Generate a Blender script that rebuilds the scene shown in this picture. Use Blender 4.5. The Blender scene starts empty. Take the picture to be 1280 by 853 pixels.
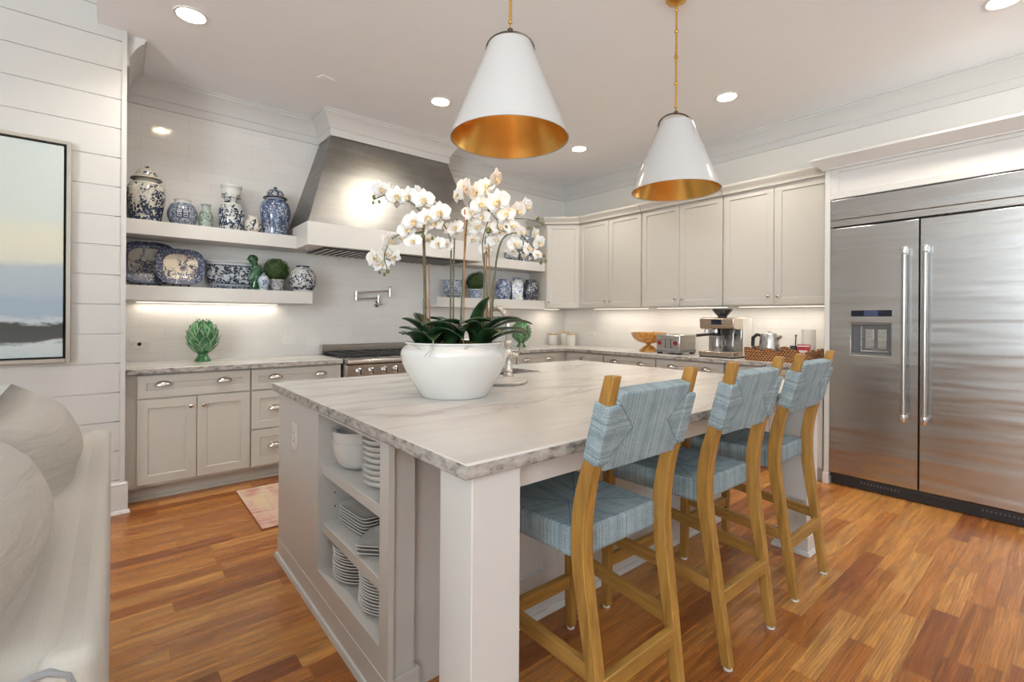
import bpy, bmesh, math, random
from math import sin, cos, pi, radians, sqrt, atan2
from mathutils import Matrix, Vector

SC = bpy.context.scene
COL = SC.collection
# ------------------------------------------------------------------ camera
cam = bpy.data.cameras.new('camera'); camo = bpy.data.objects.new('camera', cam); COL.objects.link(camo)
cam.sensor_width = 36; cam.lens = 16.807; cam.shift_y = -0.02195; cam.clip_start = .05
camo.matrix_world = Matrix.Translation((0, 0, 1.265)) @ Matrix.Rotation(-.693566, 4, 'Z') @ Matrix.Rotation(pi/2, 4, 'X') @ Matrix.Rotation(.00618, 4, 'Z')
SC.camera = camo
# ------------------------------------------------------------------ world, daylight, exposure
w = bpy.data.worlds.new('world'); SC.world = w; w.use_nodes = True
w.node_tree.nodes['Background'].inputs[0].default_value = (.80, .90, 1.0, 1)
w.node_tree.nodes['Background'].inputs[1].default_value = .8
SC.view_settings.view_transform = 'Standard'; SC.view_settings.look = 'None'
SC.view_settings.gamma = 1; SC.view_settings.use_curve_mapping = False
SC.view_settings.exposure = 0.25
SC.cycles.use_denoising = True
SC.cycles.max_bounces = 10; SC.cycles.diffuse_bounces = 5; SC.cycles.glossy_bounces = 4
SC.cycles.sample_clamp_indirect = 6

def area(name, loc, rot, sx, sy, power, colr, spread=pi, shape='RECTANGLE'):
    l = bpy.data.lights.new(name, 'AREA'); l.shape = shape; l.size = sx; l.size_y = sy
    l.energy = power; l.color = colr; l.spread = spread
    o = bpy.data.objects.new(name, l); COL.objects.link(o); o.location = loc; o.rotation_euler = rot
    return o
DAY = (.85, .945, 1.0); WARM = (1.0, .94, .86)
# daylight through the living room windows
TILT = 1.15      # window panels added for daylight, aimed steeply upwards to brighten the ceiling
area('window_light', (-4.40, -1.4, 1.65), (0, -pi/2-TILT, 0), 1.6, 1.9, 420, DAY)
area('window_light', (-1.6, -2.80, 1.65), (pi/2+1.42, 0, 0), 1.9, 1.5, 20, DAY)
area('window_light', (1.9, -2.80, 1.65), (pi/2+1.42, 0, 0), 1.9, 1.5, 85, DAY)
P_DOWN, P_STRIP, P_PEND = 8.5, 1.4, 4

# ------------------------------------------------------------------ builders
class B:
    """collects shapes into one mesh"""
    def __init__(s, M=None): s.v = []; s.f = []; s.M = M or Matrix()
    def add(s, vs, fs):
        o = len(s.v); s.v += [tuple(s.M @ Vector(p)) for p in vs]; s.f += [[i+o for i in f] for f in fs]; return s
    def box(s, x0, x1, y0, y1, z0, z1):
        return s.add([(x0,y0,z0),(x1,y0,z0),(x1,y1,z0),(x0,y1,z0),(x0,y0,z1),(x1,y0,z1),(x1,y1,z1),(x0,y1,z1)],
                     [(0,3,2,1),(4,5,6,7),(0,1,5,4),(1,2,6,5),(2,3,7,6),(3,0,4,7)])
    def frus(s, a, b):
        """a, b: two quads (x0,x1,y0,y1,z)"""
        q = lambda t: [(t[0],t[2],t[4]),(t[1],t[2],t[4]),(t[1],t[3],t[4]),(t[0],t[3],t[4])]
        return s.add(q(a)+q(b), [(0,3,2,1),(4,5,6,7),(0,1,5,4),(1,2,6,5),(2,3,7,6),(3,0,4,7)])
    def loft(s, rings, cap=True, close=False):
        n = len(rings[0]); vs = [p for r in rings for p in r]; fs = []
        m = len(rings)
        for i in range(m if close else m-1):
            for j in range(n):
                fs.append((i*n+j, i*n+(j+1)%n, ((i+1)%m)*n+(j+1)%n, ((i+1)%m)*n+j))
        if cap and not close: fs.append(tuple(range(n))[::-1]); fs.append(tuple((m-1)*n+j for j in range(n)))
        return s.add(vs, fs)
    def lathe(s, prof, seg=32, c=(0,0,0), axis='Z', cap=True, ax=1, ay=1, n=None):
        rings = []
        for r, z in prof:
            ring = []
            for k in range(seg):
                a = 2*pi*k/seg; x, y = r*cos(a)*ax, r*sin(a)*ay
                if n:   # superellipse plan
                    x, y = ax*r*math.copysign(abs(cos(a))**(2/n), cos(a)), ay*r*math.copysign(abs(sin(a))**(2/n), sin(a))
                p = (x, y, z) if axis == 'Z' else ((z, x, y) if axis == 'X' else (y, z, x))
                ring.append((p[0]+c[0], p[1]+c[1], p[2]+c[2]))
            rings.append(ring)
        return s.loft(rings, cap)
    def tube(s, pts, r, seg=8, cap=True, flat=1.0):
        pts = [Vector(p) for p in pts]; n = len(pts)
        rr = r if isinstance(r, (list, tuple)) else [r]*n
        rings = []; up = None
        for i, p in enumerate(pts):
            t = (pts[min(i+1, n-1)]-pts[max(i-1, 0)]).normalized()
            if up is None:
                up = Vector((0,0,1)) if abs(t.z) < .9 else Vector((1,0,0))
            a = t.cross(up).normalized(); up = a.cross(t).normalized()
            rings.append([tuple(p + a*cos(2*pi*k/seg)*rr[i] + up*sin(2*pi*k/seg)*rr[i]*flat) for k in range(seg)])
        return s.loft(rings, cap)
    def bar(s, p, q, wx, wy, wx2=None, wy2=None):
        """rectangular bar with horizontal-ish end cuts between p and q (cross-section in x and y)"""
        wx2 = wx2 or wx; wy2 = wy2 or wy
        def q4(c, a, b): return [(c[0]-a/2,c[1]-b/2,c[2]),(c[0]+a/2,c[1]-b/2,c[2]),(c[0]+a/2,c[1]+b/2,c[2]),(c[0]-a/2,c[1]+b/2,c[2])]
        return s.loft([q4(p, wx, wy), q4(q, wx2, wy2)])
    def grid(s, fn, nu, nv, cu=False):
        vs = [fn(i/nu, j/nv) for i in range(nu+(0 if cu else 1)) for j in range(nv+1)]
        m = nu if cu else nu+1
        return s.add(vs, [(i*(nv+1)+j, ((i+1)%m)*(nv+1)+j, ((i+1)%m)*(nv+1)+j+1, i*(nv+1)+j+1) for i in range(nu) for j in range(nv)])
    def prism(s, poly, fn0, fn1):
        n = len(poly)
        return s.add([fn0(*p) for p in poly]+[fn1(*p) for p in poly],
                     [tuple(range(n))[::-1], tuple(range(n, 2*n))] + [(i, (i+1)%n, n+(i+1)%n, n+i) for i in range(n)])
    def ball(s, c, r, seg=16, rings=10, sx=1, sy=1, sz=1):
        prof = [(r*sin(pi*i/rings)+1e-5, -r*cos(pi*i/rings)*sz) for i in range(rings+1)]
        return s.lathe(prof, seg, c, ax=sx, ay=sy)
    def torus(s, c, R, r, axis='Z', seg=24, sg=8, a0=0, a1=2*pi):
        full = abs(a1-a0-2*pi) < 1e-6; n = seg
        pts = []
        for k in range(n if full else n+1):
            a = a0+(a1-a0)*k/n; ring = []
            for j in range(sg):
                b = 2*pi*j/sg; q = R+r*cos(b); x, y, z = q*cos(a), q*sin(a), r*sin(b)
                p = (x,y,z) if axis == 'Z' else ((z,x,y) if axis == 'X' else (x,z,y))
                ring.append((p[0]+c[0], p[1]+c[1], p[2]+c[2]))
            pts.append(ring)
        return s.loft(pts, not full, full)

def wloc(o):
    v = Vector((0,0,0))
    while o is not None: v += Vector(o.location); o = o.parent
    return v

def add(name, b, m, parent=None, bev=0, smooth=35, world=False, bseg=2, sub=0, loc=None, rot=None, solid=0):
    """link the collected shapes as ONE mesh object"""
    me = bpy.data.meshes.new(name); vs = b.v
    if world and parent is not None:
        d = wloc(parent); vs = [(p[0]-d.x, p[1]-d.y, p[2]-d.z) for p in vs]
    me.from_pydata(vs, [], b.f)
    bm = bmesh.new(); bm.from_mesh(me); bmesh.ops.recalc_face_normals(bm, faces=bm.faces); bm.to_mesh(me); bm.free()
    me.materials.append(m)
    if smooth:
        me.shade_smooth()
        if smooth < 180: me.set_sharp_from_angle(angle=radians(smooth))
    o = bpy.data.objects.new(name, me); COL.objects.link(o)
    if parent is not None: o.parent = parent
    if loc: o.location = loc
    if rot: o.rotation_euler = rot
    if solid:
        k = o.modifiers.new('solid', 'SOLIDIFY'); k.thickness = solid; k.offset = 0
    if bev:
        k = o.modifiers.new('bevel', 'BEVEL'); k.width = bev; k.segments = bseg; k.limit_method = 'ANGLE'; k.angle_limit = radians(40)
    if sub:
        k = o.modifiers.new('sub', 'SUBSURF'); k.levels = sub; k.render_levels = sub
    return o

def tag(o, label, cat, group=None):
    o['label'] = label; o['category'] = cat
    if group: o['group'] = group
    return o
def thing(name, label, cat, loc=(0,0,0), rz=0, group=None):
    o = bpy.data.objects.new(name, None); COL.objects.link(o); o.empty_display_size = .05
    o.location = loc; o.rotation_euler = (0,0,rz)
    return tag(o, label, cat, group)
def struct(name, b, m, **k):
    o = add(name, b, m, **k); o['kind'] = 'structure'; return o
def dup(root, loc, rz=0, label=None, group=None):
    """copy a thing together with copies of its parts and their sub-parts"""
    r = root.copy(); COL.objects.link(r); r.location = loc; r.rotation_euler = (0,0,rz)
    if label: r['label'] = label
    if group: r['group'] = group
    for ch in list(root.children):
        c = ch.copy(); COL.objects.link(c); c.parent = r
        for g in list(ch.children):
            d = g.copy(); COL.objects.link(d); d.parent = c
    return r

# ------------------------------------------------------------------ materials
class N:
    def __init__(s, name):
        s.m = bpy.data.materials.new(name); s.m.use_nodes = True; s.t = s.m.node_tree
        s.b = s.t.nodes['Principled BSDF']
    def n(s, typ, ins=None, **kw):
        nd = s.t.nodes.new('ShaderNode'+typ)
        for k, v in kw.items(): setattr(nd, k, v)
        for k, v in (ins or {}).items(): s.set(nd.inputs[k], v)
        return nd
    def set(s, sock, v):
        if isinstance(v, bpy.types.NodeSocket): s.t.links.new(v, sock)
        elif hasattr(v, 'outputs'): s.t.links.new(v.outputs[0], sock)
        else:
            try: sock.default_value = v
            except Exception: sock.default_value = tuple(v)+(1,)
    def math(s, op, a, b=0.0, c=0.0): return s.n('Math', {0: a, 1: b, 2: c}, operation=op).outputs[0]
    def mix(s, f, a, b): 
        nd = s.n('Mix', data_type='RGBA'); s.set(nd.inputs[0], f)
        s.set(nd.inputs[6], a if not isinstance(a, tuple) else a[:3]+(1,)); s.set(nd.inputs[7], b if not isinstance(b, tuple) else b[:3]+(1,))
        return nd.outputs[2]
    def co(s, kind='Object', scale=(1,1,1), rot=(0,0,0), loc=(0,0,0)):
        t = s.n('TexCoord').outputs[kind]
        return s.n('Mapping', {0: t, 1: loc, 2: rot, 3: scale}).outputs[0]
    def noise(s, vec, scale, det=3, rough=.5, dist=0): 
        return s.n('TexNoise', {'Vector': vec, 'Scale': scale, 'Detail': det, 'Roughness': rough, 'Distortion': dist}).outputs[0]
    def ramp(s, f, stops, interp='LINEAR'):
        nd = s.n('ValToRGB', {0: f}); r = nd.color_ramp; r.interpolation = interp
        while len(r.elements) > 1: r.elements.remove(r.elements[-1])
        for i, (p, c) in enumerate(stops):
            if isinstance(c, (int, float)): c = (c, c, c)
            e = r.elements[0] if i == 0 else r.elements.new(p)
            e.position = p; e.color = tuple(c)[:3]+(1,)
        return nd.outputs[0]
    def bump(s, h, strength=.3, dist=.01): s.set(s.b.inputs['Normal'], s.n('Bump', {'Height': h, 'Strength': strength, 'Distance': dist}).outputs[0])
    def p(s, **k):
        for a, v in k.items(): s.set(s.b.inputs[a.replace('_', ' ')], v if not (isinstance(v, tuple) and len(v) == 3) else v+(1,))
        return s

def plain(name, c, rough=.5, metal=0, var=.04, vs=6, bump=0, bs=200, coat=0, emit=None, es=1, spec=.5):
    m = N(name); v = m.noise(m.co(), vs, 2)
    d = tuple(max(0, x*(1-var)) for x in c); l = tuple(min(1, x*(1+var)) for x in c)
    m.p(Base_Color=m.mix(v, d, l), Roughness=rough, Metallic=metal)
    m.b.inputs['Coat Weight'].default_value = coat; m.b.inputs['Specular IOR Level'].default_value = spec
    if bump: m.bump(m.noise(m.co(), bs, 2), bump, .002)
    if emit: m.p(Emission_Color=emit, Emission_Strength=es)
    return m.m

WALL = plain('white wall paint', (.73, .71, .68), .55, var=.015)
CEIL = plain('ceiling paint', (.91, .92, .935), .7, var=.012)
TRIM = plain('white trim paint', (.64, .625, .60), .35, var=.012)
SHIPLAP = plain('shiplap paint', (.565, .552, .53), .4, var=.012)
CABINET = plain('greige cabinet paint', (.52, .495, .45), .38, var=.015)
ISLAND = plain('white island paint', (.63, .615, .595), .38, var=.015)
GAP = plain('dark gap', (.03, .028, .025), .8)
BLACK = plain('black enamel', (.012, .012, .013), .3)
RUBBER = plain('dark plastic', (.02, .02, .022), .45)
IRON = plain('cast iron', (.018, .018, .02), .55, bump=.3)
NICKEL = plain('polished nickel', (.62, .58, .53), .18, 1)
BRASS = plain('aged brass', (.74, .44, .115), .27, 1, var=.2, vs=14)
BRONZE = plain('dark bronze', (.10, .075, .05), .4, 1)
CHROME = plain('chrome', (.75, .75, .75), .12, 1)
WHITECER = plain('white stoneware', (.72, .71, .69), .14, coat=.3)
GREYCER = plain('pale grey stoneware', (.64, .635, .62), .2, coat=.2)
PLASTIC = plain('white plastic', (.78, .76, .72), .35)
GLOW = plain('lamp lens', (1, .95, .85), .4, emit=(1, .93, .82), es=14)
STRIPGLOW = plain('light strip diffuser', (1, .95, .85), .4, emit=(1, .93, .80), es=1.6)
BULB = plain('warm bulb', (1, .85, .6), .4, emit=(1, .78, .48), es=12)
RED = plain('red knob', (.22, .012, .01), .3)
SCREEN = plain('dark screen', (.012, .016, .03), .12)
SCREENBLUE = plain('blue display', (.05, .07, .16), .15)
GREYPLAS = plain('grey plastic', (.16, .165, .17), .35)
CARTON = plain('paper roll', (.72, .69, .64), .7)
WOODLID = plain('light wood lid', (.55, .38, .22), .5)
SOIL = plain('soil', (.05, .035, .02), .9, bump=.8, bs=60)
SHADEW = plain('white lacquer shade', (.55, .548, .54), .22, coat=.3, var=.01)

def steel(name, c, rough, sc, st=.12):
    m = N(name); v = m.noise(m.co(scale=sc), 1, 4, .6)
    m.p(Base_Color=m.mix(v, tuple(x*.93 for x in c), tuple(min(1, x*1.06) for x in c)), Metallic=1.0, Roughness=m.n('MapRange', {0: v, 3: rough*.85, 4: rough*1.2}).outputs[0])
    m.bump(v, st, .002); return m.m
STEEL = steel('brushed stainless steel', (.50, .49, .475), .27, (1, 1.3, 420), .05)
def fridge_steel():
    m = N('brushed fridge steel'); v = m.noise(m.co(scale=(1, 1.3, 420)), 1, 4, .6)
    wv = m.noise(m.co(scale=(1, .5, 5)), 1.5, 2)
    m.p(Base_Color=m.mix(v, (.47,.47,.465), (.56,.56,.555)), Metallic=1.0, Roughness=.25)
    h = m.math('ADD', m.math('MULTIPLY', v, .02), m.math('MULTIPLY', wv, 1.0))
    m.bump(h, .34, .03); return m.m
FRIDGE = fridge_steel()
SATIN = plain('satin steel', (.52, .51, .50), .3, 1, var=.02)
STEELX = steel('brushed range steel', (.56, .52, .47), .24, (1.3, 420, 420), .05)
def zinc():
    m = N('patinated zinc'); c = m.co()
    a = m.noise(c, 2.2, 6, .62, .6); b = m.noise(m.co(scale=(1, 1, 7)), 3, 4)
    f = m.math('ADD', m.math('MULTIPLY', a, .75), m.math('MULTIPLY', b, .3))
    m.p(Base_Color=m.ramp(f, [(.3, (.20,.195,.19)), (.55, (.30,.295,.285)), (.75, (.40,.39,.375))]), Metallic=1.0, Roughness=m.ramp(a, [(.35, .40), (.7, .56)]))
    m.bump(a, .08, .02); return m.m
ZINC = zinc()

def floor_mat():
    m = N('oak strip floor'); t = m.n('TexCoord').outputs['Object']; s = m.n('SeparateXYZ', {0: t}); x, y = s.outputs[0], s.outputs[1]
    W, L = .086, .56
    ry = m.math('DIVIDE', y, W); row = m.math('FLOOR', ry); fy = m.math('FRACT', ry)
    r1 = m.n('TexWhiteNoise', {'W': row}, noise_dimensions='1D').outputs[0]
    xs = m.math('ADD', m.math('DIVIDE', x, L), m.math('MULTIPLY', r1, 9.7)); colm = m.math('FLOOR', xs); fx = m.math('FRACT', xs)
    idv = m.n('CombineXYZ', {0: row, 1: colm}); rnd = m.n('TexWhiteNoise', {'Vector': idv.outputs[0]}, noise_dimensions='2D')
    rv = rnd.outputs[0]; 
    gv = m.n('CombineXYZ', {0: m.math('MULTIPLY', x, 1.6), 1: m.math('MULTIPLY', y, 26), 2: m.math('MULTIPLY', rv, 40)}).outputs[0]
    g = m.noise(gv, 1.6, 6, .62, .5)
    gv2 = m.n('CombineXYZ', {0: m.math('MULTIPLY', x, .9), 1: m.math('MULTIPLY', y, 7), 2: m.math('MULTIPLY', rv, 57)}).outputs[0]
    gv2 = m.n('VectorMath', {0: gv2, 1: (1.5, 1.5, 1)}, operation='MULTIPLY').outputs[0]
    w2 = m.n('TexWave', {'Vector': gv2, 'Scale': 2.6, 'Distortion': 9.0, 'Detail': 3, 'Detail Scale': .9}, bands_direction='Y').outputs['Fac']
    base = m.ramp(rv, [(0, (.33,.105,.026)), (.13, (.44,.158,.034)), (.32, (.55,.22,.050)), (.52, (.64,.285,.070)), (.70, (.50,.188,.042)), (.84, (.66,.315,.085)), (.95, (.38,.13,.030))], 'CONSTANT')
    dark = m.mix(m.math('MULTIPLY', m.ramp(w2, [(.25, 0), (.85, 1)]), .50), base, m.mix(.62, base, (.10,.028,.008)))
    col = m.mix(m.ramp(g, [(.36, .75), (.58, 0)]), dark, m.mix(.7, dark, (.09,.026,.008)))
    gy = m.math('MINIMUM', fy, m.math('SUBTRACT', 1, fy)); gx = m.math('MINIMUM', fx, m.math('SUBTRACT', 1, fx))
    gap = m.math('MINIMUM', m.math('MULTIPLY', gy, 1/.012), m.math('MULTIPLY', gx, L/W/.012)); gap = m.math('MINIMUM', gap, 1)
    m.p(Base_Color=m.mix(gap, m.mix(.75, col, (.03,.012,.006)), col), Roughness=m.ramp(g, [(.3, .34), (.7, .22)]))
    m.b.inputs['Coat Weight'].default_value = .06; m.b.inputs['Coat Roughness'].default_value = .12; m.b.inputs['Specular IOR Level'].default_value = .36
    m.bump(m.math('ADD', gap, m.math('MULTIPLY', g, .25)), .22, .004); return m.m
FLOOR = floor_mat()

def wood(name, c0, c1, axis='Z', rough=.42):
    m = N(name); sc = {'Z': (16, 16, 1.4), 'X': (1.4, 16, 16), 'Y': (16, 1.4, 16)}[axis]
    g = m.noise(m.co(scale=sc), 3, 5, .6, .4)
    m.p(Base_Color=m.ramp(g, [(.32, c0), (.62, c1)]), Roughness=rough); m.bump(g, .08, .003); return m.m
OAK = wood('golden oak upright', (.25,.125,.026), (.42,.225,.050))
OAKX = wood('golden oak rail', (.25,.125,.026), (.42,.225,.050), 'X')
OAKY = wood('golden oak side rail', (.23,.115,.024), (.39,.205,.048), 'Y')

def marble(name, rot=.12):
    m = N(name); c = m.co(scale=(.42, 1.9, 1), rot=(0, 0, rot))
    a = m.noise(c, 1.5, 8, .58, 1.1); b = m.noise(m.co(scale=(.34, 1.5, 1), rot=(0,0,rot), loc=(3,1,0)), 1.1, 7, .6, .7); f = m.noise(m.co(scale=(1, 7, 1), rot=(0,0,rot)), 3, 6, .65, .5)
    v1 = m.ramp(a, [(.46, 0), (.50, 1), (.515, .4), (.56, 0)]); v2 = m.ramp(b, [(.36, 0), (.62, 1)]); big = m.ramp(b, [(.46, 0), (.487, 1), (.50, .3), (.53, 0)])
    col = m.mix(m.math('MULTIPLY', v2, .5), (.62,.60,.57), (.53,.505,.475))
    col = m.mix(m.math('MULTIPLY', m.ramp(f, [(.35, 1), (.55, 0)]), .22), col, (.45,.415,.38))
    col = m.mix(m.math('MULTIPLY', v1, .26), col, (.34,.315,.295))
    col = m.mix(m.math('MULTIPLY', big, .38), col, (.25,.23,.22))
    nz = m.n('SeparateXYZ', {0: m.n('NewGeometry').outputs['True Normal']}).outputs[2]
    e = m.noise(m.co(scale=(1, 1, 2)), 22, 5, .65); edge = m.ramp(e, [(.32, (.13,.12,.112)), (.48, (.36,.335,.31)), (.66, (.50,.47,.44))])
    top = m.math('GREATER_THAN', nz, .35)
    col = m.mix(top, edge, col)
    m.p(Base_Color=col, Roughness=.22); m.b.inputs['Specular IOR Level'].default_value = .45
    return m.m
MARBLE = marble('veined white marble')
MARBLE2 = marble('veined counter marble', .05)

def tile_mat(name, w, h, plane, rough=.10):
    m = N(name); t = m.n('TexCoord').outputs['Object']; s = m.n('SeparateXYZ', {0: t})
    u = s.outputs[0] if plane == 'X' else s.outputs[1]
    v = m.n('CombineXYZ', {0: u, 1: s.outputs[2]}).outputs[0]
    br = m.n('TexBrick', {'Vector': v, 'Color1': (.79,.77,.745,1), 'Color2': (.76,.74,.715,1), 'Mortar': (.67,.65,.625,1), 'Scale': 1.0, 'Mortar Size': .0016, 'Mortar Smooth': .3, 'Bias': 0, 'Brick Width': w, 'Row Height': h})
    hgt = m.math('SUBTRACT', 1, br.outputs['Fac'])
    wob = m.noise(m.co(), 9, 2)
    m.p(Base_Color=br.outputs[0], Roughness=rough); m.bump(m.math('ADD', hgt, m.math('MULTIPLY', wob, .9)), .18, .004); return m.m
TILEB = tile_mat('glazed white wall tile', .305, .0985, 'X')
TILER = tile_mat('glazed white splash tile', .41, .0985, 'Y')

def rope(name, A, Bh, swap):
    """woven cord: strands run across from every edge and meet in mitred seams; A, Bh half sizes of the panel"""
    m = N(name); t = m.n('TexCoord').outputs['Object']; s = m.n('SeparateXYZ', {0: t})
    x = s.outputs[0]; y = s.outputs[2] if swap else s.outputs[1]; z = s.outputs[1] if swap else s.outputs[2]
    dx = m.math('SUBTRACT', A, m.math('ABSOLUTE', x)); dy = m.math('SUBTRACT', Bh, m.math('ABSOLUTE', y))
    side = m.math('LESS_THAN', dx, dy)            # 1 in the left and right wedges
    co_ = m.math('ADD', m.math('MULTIPLY', side, y), m.math('MULTIPLY', m.math('SUBTRACT', 1, side), x))
    al = m.math('ADD', m.math('MULTIPLY', side, x), m.math('MULTIPLY', m.math('SUBTRACT', 1, side), y))
    fr = 2*pi/.0062
    st = m.math('SINE', m.math('MULTIPLY', co_, fr))
    tw = m.math('SINE', m.math('MULTIPLY', m.math('ADD', m.math('ADD', al, z), m.math('MULTIPLY', co_, .6)), 2*pi/.009))
    seam = m.math('LESS_THAN', m.math('ABSOLUTE', m.math('SUBTRACT', dx, dy)), .003)
    sid = m.math('FLOOR', m.math('MULTIPLY', co_, 1/.0062)); r = m.n('TexWhiteNoise', {'W': sid}, noise_dimensions='1D').outputs[0]
    nz = m.noise(m.co(scale=(1, 1, 1)), 330, 3, .75); lo = m.noise(m.co(), 22, 2)
    f = m.math('ADD', m.math('ADD', m.math('MULTIPLY', r, .20), m.math('MULTIPLY', nz, .75)), m.math('ADD', m.math('MULTIPLY', m.math('ADD', st, 1), .07), m.math('MULTIPLY', m.math('SUBTRACT', lo, .5), .3)))
    f = m.math('SUBTRACT', f, m.math('MULTIPLY', seam, .22))
    m.p(Base_Color=m.ramp(f, [(.2, (.085,.13,.15)), (.48, (.24,.325,.365)), (.80, (.46,.545,.58))]), Roughness=.75)
    h = m.math('SUBTRACT', m.math('ADD', m.math('MULTIPLY', st, .6), m.math('MULTIPLY', tw, .3)), m.math('MULTIPLY', seam, .8))
    m.bump(h, .55, .003); return m.m
ROPESEAT = rope('blue woven seat cord', .215, .2, False)
ROPEBACK = rope('blue woven back cord', .205, .118, True)

def fabric(name, c):
    m = N(name); t = m.co(scale=(1, 1, 1)); n1 = m.noise(m.co(scale=(900, 60, 60)), 1, 2); n2 = m.noise(m.co(scale=(60, 900, 900)), 1, 2)
    f = m.math('MULTIPLY', m.math('ADD', n1, n2), .5); big = m.noise(t, 5, 3)
    m.p(Base_Color=m.mix(f, tuple(x*.82 for x in c), tuple(x*1.12 for x in c)), Roughness=.9)
    m.b.inputs['Sheen Weight'].default_value = .15
    m.bump(m.math('ADD', m.math('MULTIPLY', f, .15), big), .2, .01); return m.m
def crumple():
    m = N('crumpled linen cushion'); n1 = m.noise(m.co(scale=(900, 60, 60)), 1, 2); n2 = m.noise(m.co(scale=(60, 900, 900)), 1, 2); f = m.math('MULTIPLY', m.math('ADD', n1, n2), .5)
    fold = m.noise(m.co(scale=(3, 2.2, 14)), 1.6, 4, .55, .5); c = (.50, .475, .43)
    m.p(Base_Color=m.mix(f, tuple(x*.84 for x in c), tuple(x*1.1 for x in c)), Roughness=.9); m.b.inputs['Sheen Weight'].default_value = .15
    m.bump(m.math('ADD', m.math('MULTIPLY', f, .05), fold), .55, .02); return m.m
CUSHION = crumple()
LINEN = fabric('grey linen upholstery', (.50, .475, .43))
PIPING = fabric('blue grey piping', (.30, .31, .32))

def porcelain(name, stops, base=(.70,.69,.66), dk=(.007,.011,.028), md=(.03,.047,.105), s1=14, s2=46, t1=.50, seed=0, grad=0.0):
    """stops along the height: 0 bare glaze, .5 painted motif, 1 solid band"""
    m = N(name); ob = m.co(loc=(seed*3.1, seed*1.7, seed*.9)); ge = m.n('TexCoord').outputs['Generated']
    z = m.n('SeparateXYZ', {0: ge}).outputs[2]
    zone = m.ramp(z, stops, 'CONSTANT')
    big = m.noise(ob, s1*1.5, 5, .62, 1.2); big = m.math('ADD', big, m.math('MULTIPLY', m.math('SUBTRACT', .5, z), grad))
    vo = m.n('TexVoronoi', {'Vector': ob, 'Scale': s2*1.7, 'Randomness': 1.0}).outputs['Distance']
    leaf = m.math('LESS_THAN', vo, .52)
    clus = m.math('GREATER_THAN', big, t1); core = m.math('GREATER_THAN', big, t1+.09)
    ln = m.noise(ob, s1*2.6, 5, .6, 2.0); line = m.math('LESS_THAN', m.math('ABSOLUTE', m.math('SUBTRACT', ln, .5)), .013)
    motif = m.math('MAXIMUM', m.math('MAXIMUM', m.math('MULTIPLY', clus, leaf), m.math('MULTIPLY', core, m.math('LESS_THAN', vo, .75))), m.math('MULTIPLY', line, m.math('GREATER_THAN', big, t1-.07)))
    solid = m.math('GREATER_THAN', zone, .75); pat = m.math('SUBTRACT', m.math('GREATER_THAN', zone, .25), solid)
    f = m.math('MAXIMUM', solid, m.math('MULTIPLY', pat, motif))
    shade = m.noise(ob, s2*.6, 3, .6)
    blue = m.ramp(shade, [(.32, dk), (.68, md)])
    tint = m.noise(ob, 7, 2); bs = m.mix(tint, tuple(x*.92 for x in base), base)
    m.p(Base_Color=m.mix(f, bs, blue), Roughness=.13); m.b.inputs['Coat Weight'].default_value = .35
    m.bump(m.noise(ob, 20, 2), .04, .01); return m.m
PATT = [(0, 0), (.05, .5), (.80, 0)]

# ------------------------------------------------------------------ room shell
YB, XR, ZC, ZL = 4.67, 4.83, 3.10, 3.45      # back wall, right wall, kitchen ceiling, living room ceiling
struct('floor', B().box(-4.6, 5.0, -3.1, 4.85, -.05, 0), FLOOR, smooth=0)
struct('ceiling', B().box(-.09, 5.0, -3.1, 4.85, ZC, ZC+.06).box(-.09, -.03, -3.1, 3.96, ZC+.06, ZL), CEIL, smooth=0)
struct('ceiling_living', B().box(-4.6, -.09, -3.1, 4.1, ZL, ZL+.05), WALL, smooth=0)
struct('wall_back', B().box(.0, 5.0, YB, YB+.12, 0, ZC), TILEB, smooth=0)
struct('wall_right', B().box(XR, XR+.12, -3.1, YB, 0, .914).box(XR, XR+.12, -3.1, YB, 1.40, ZC).box(XR, XR+.12, -3.1, 1.3, .914, 1.40), WALL, smooth=0)
struct('wall_right_tile', B().box(XR-.004, XR+.12, 1.3, YB, .914, 1.40), TILER, smooth=0)
# shiplap wall with real grooves, ending in a flat corner board
b = B(); z = .16
for zz in [3.027-.1875*k for k in range(-3, 16)]:
    z1 = min(zz-.0022, ZL) if zz > 0 else zz
    z0 = max(zz-.1875+.0022, .165)
    if z1 > z0: b.box(-4.6, .028, 3.966, 3.99, z0, z1)
b.box(.0285, .055, 3.958, 3.99, .165, ZC+.0).box(.028, .0285, 3.975, 3.99, .165, ZC)
b.box(-4.6, .0, 3.974, 4.09, 0, ZL).box(-.0, .055, 3.99, YB, 0, ZC).box(-4.6, .05, 3.966, 3.99, 0, .17)
struct('wall_left', b, SHIPLAP, smooth=0)
struct('baseboard_left', B().box(-4.6, .072, 3.945, 3.966, 0, .185).box(.0555, .072, 3.9665, 4.02, 0, .185).frus((-4.6, .085, 3.93, 3.966, 0), (-4.6, .078, 3.94, 3.966, .022)).frus((-4.6, .075, 3.942, 3.966, .185), (-4.6, .06, 3.955, 3.966, .2)), TRIM, bev=.003)

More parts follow.
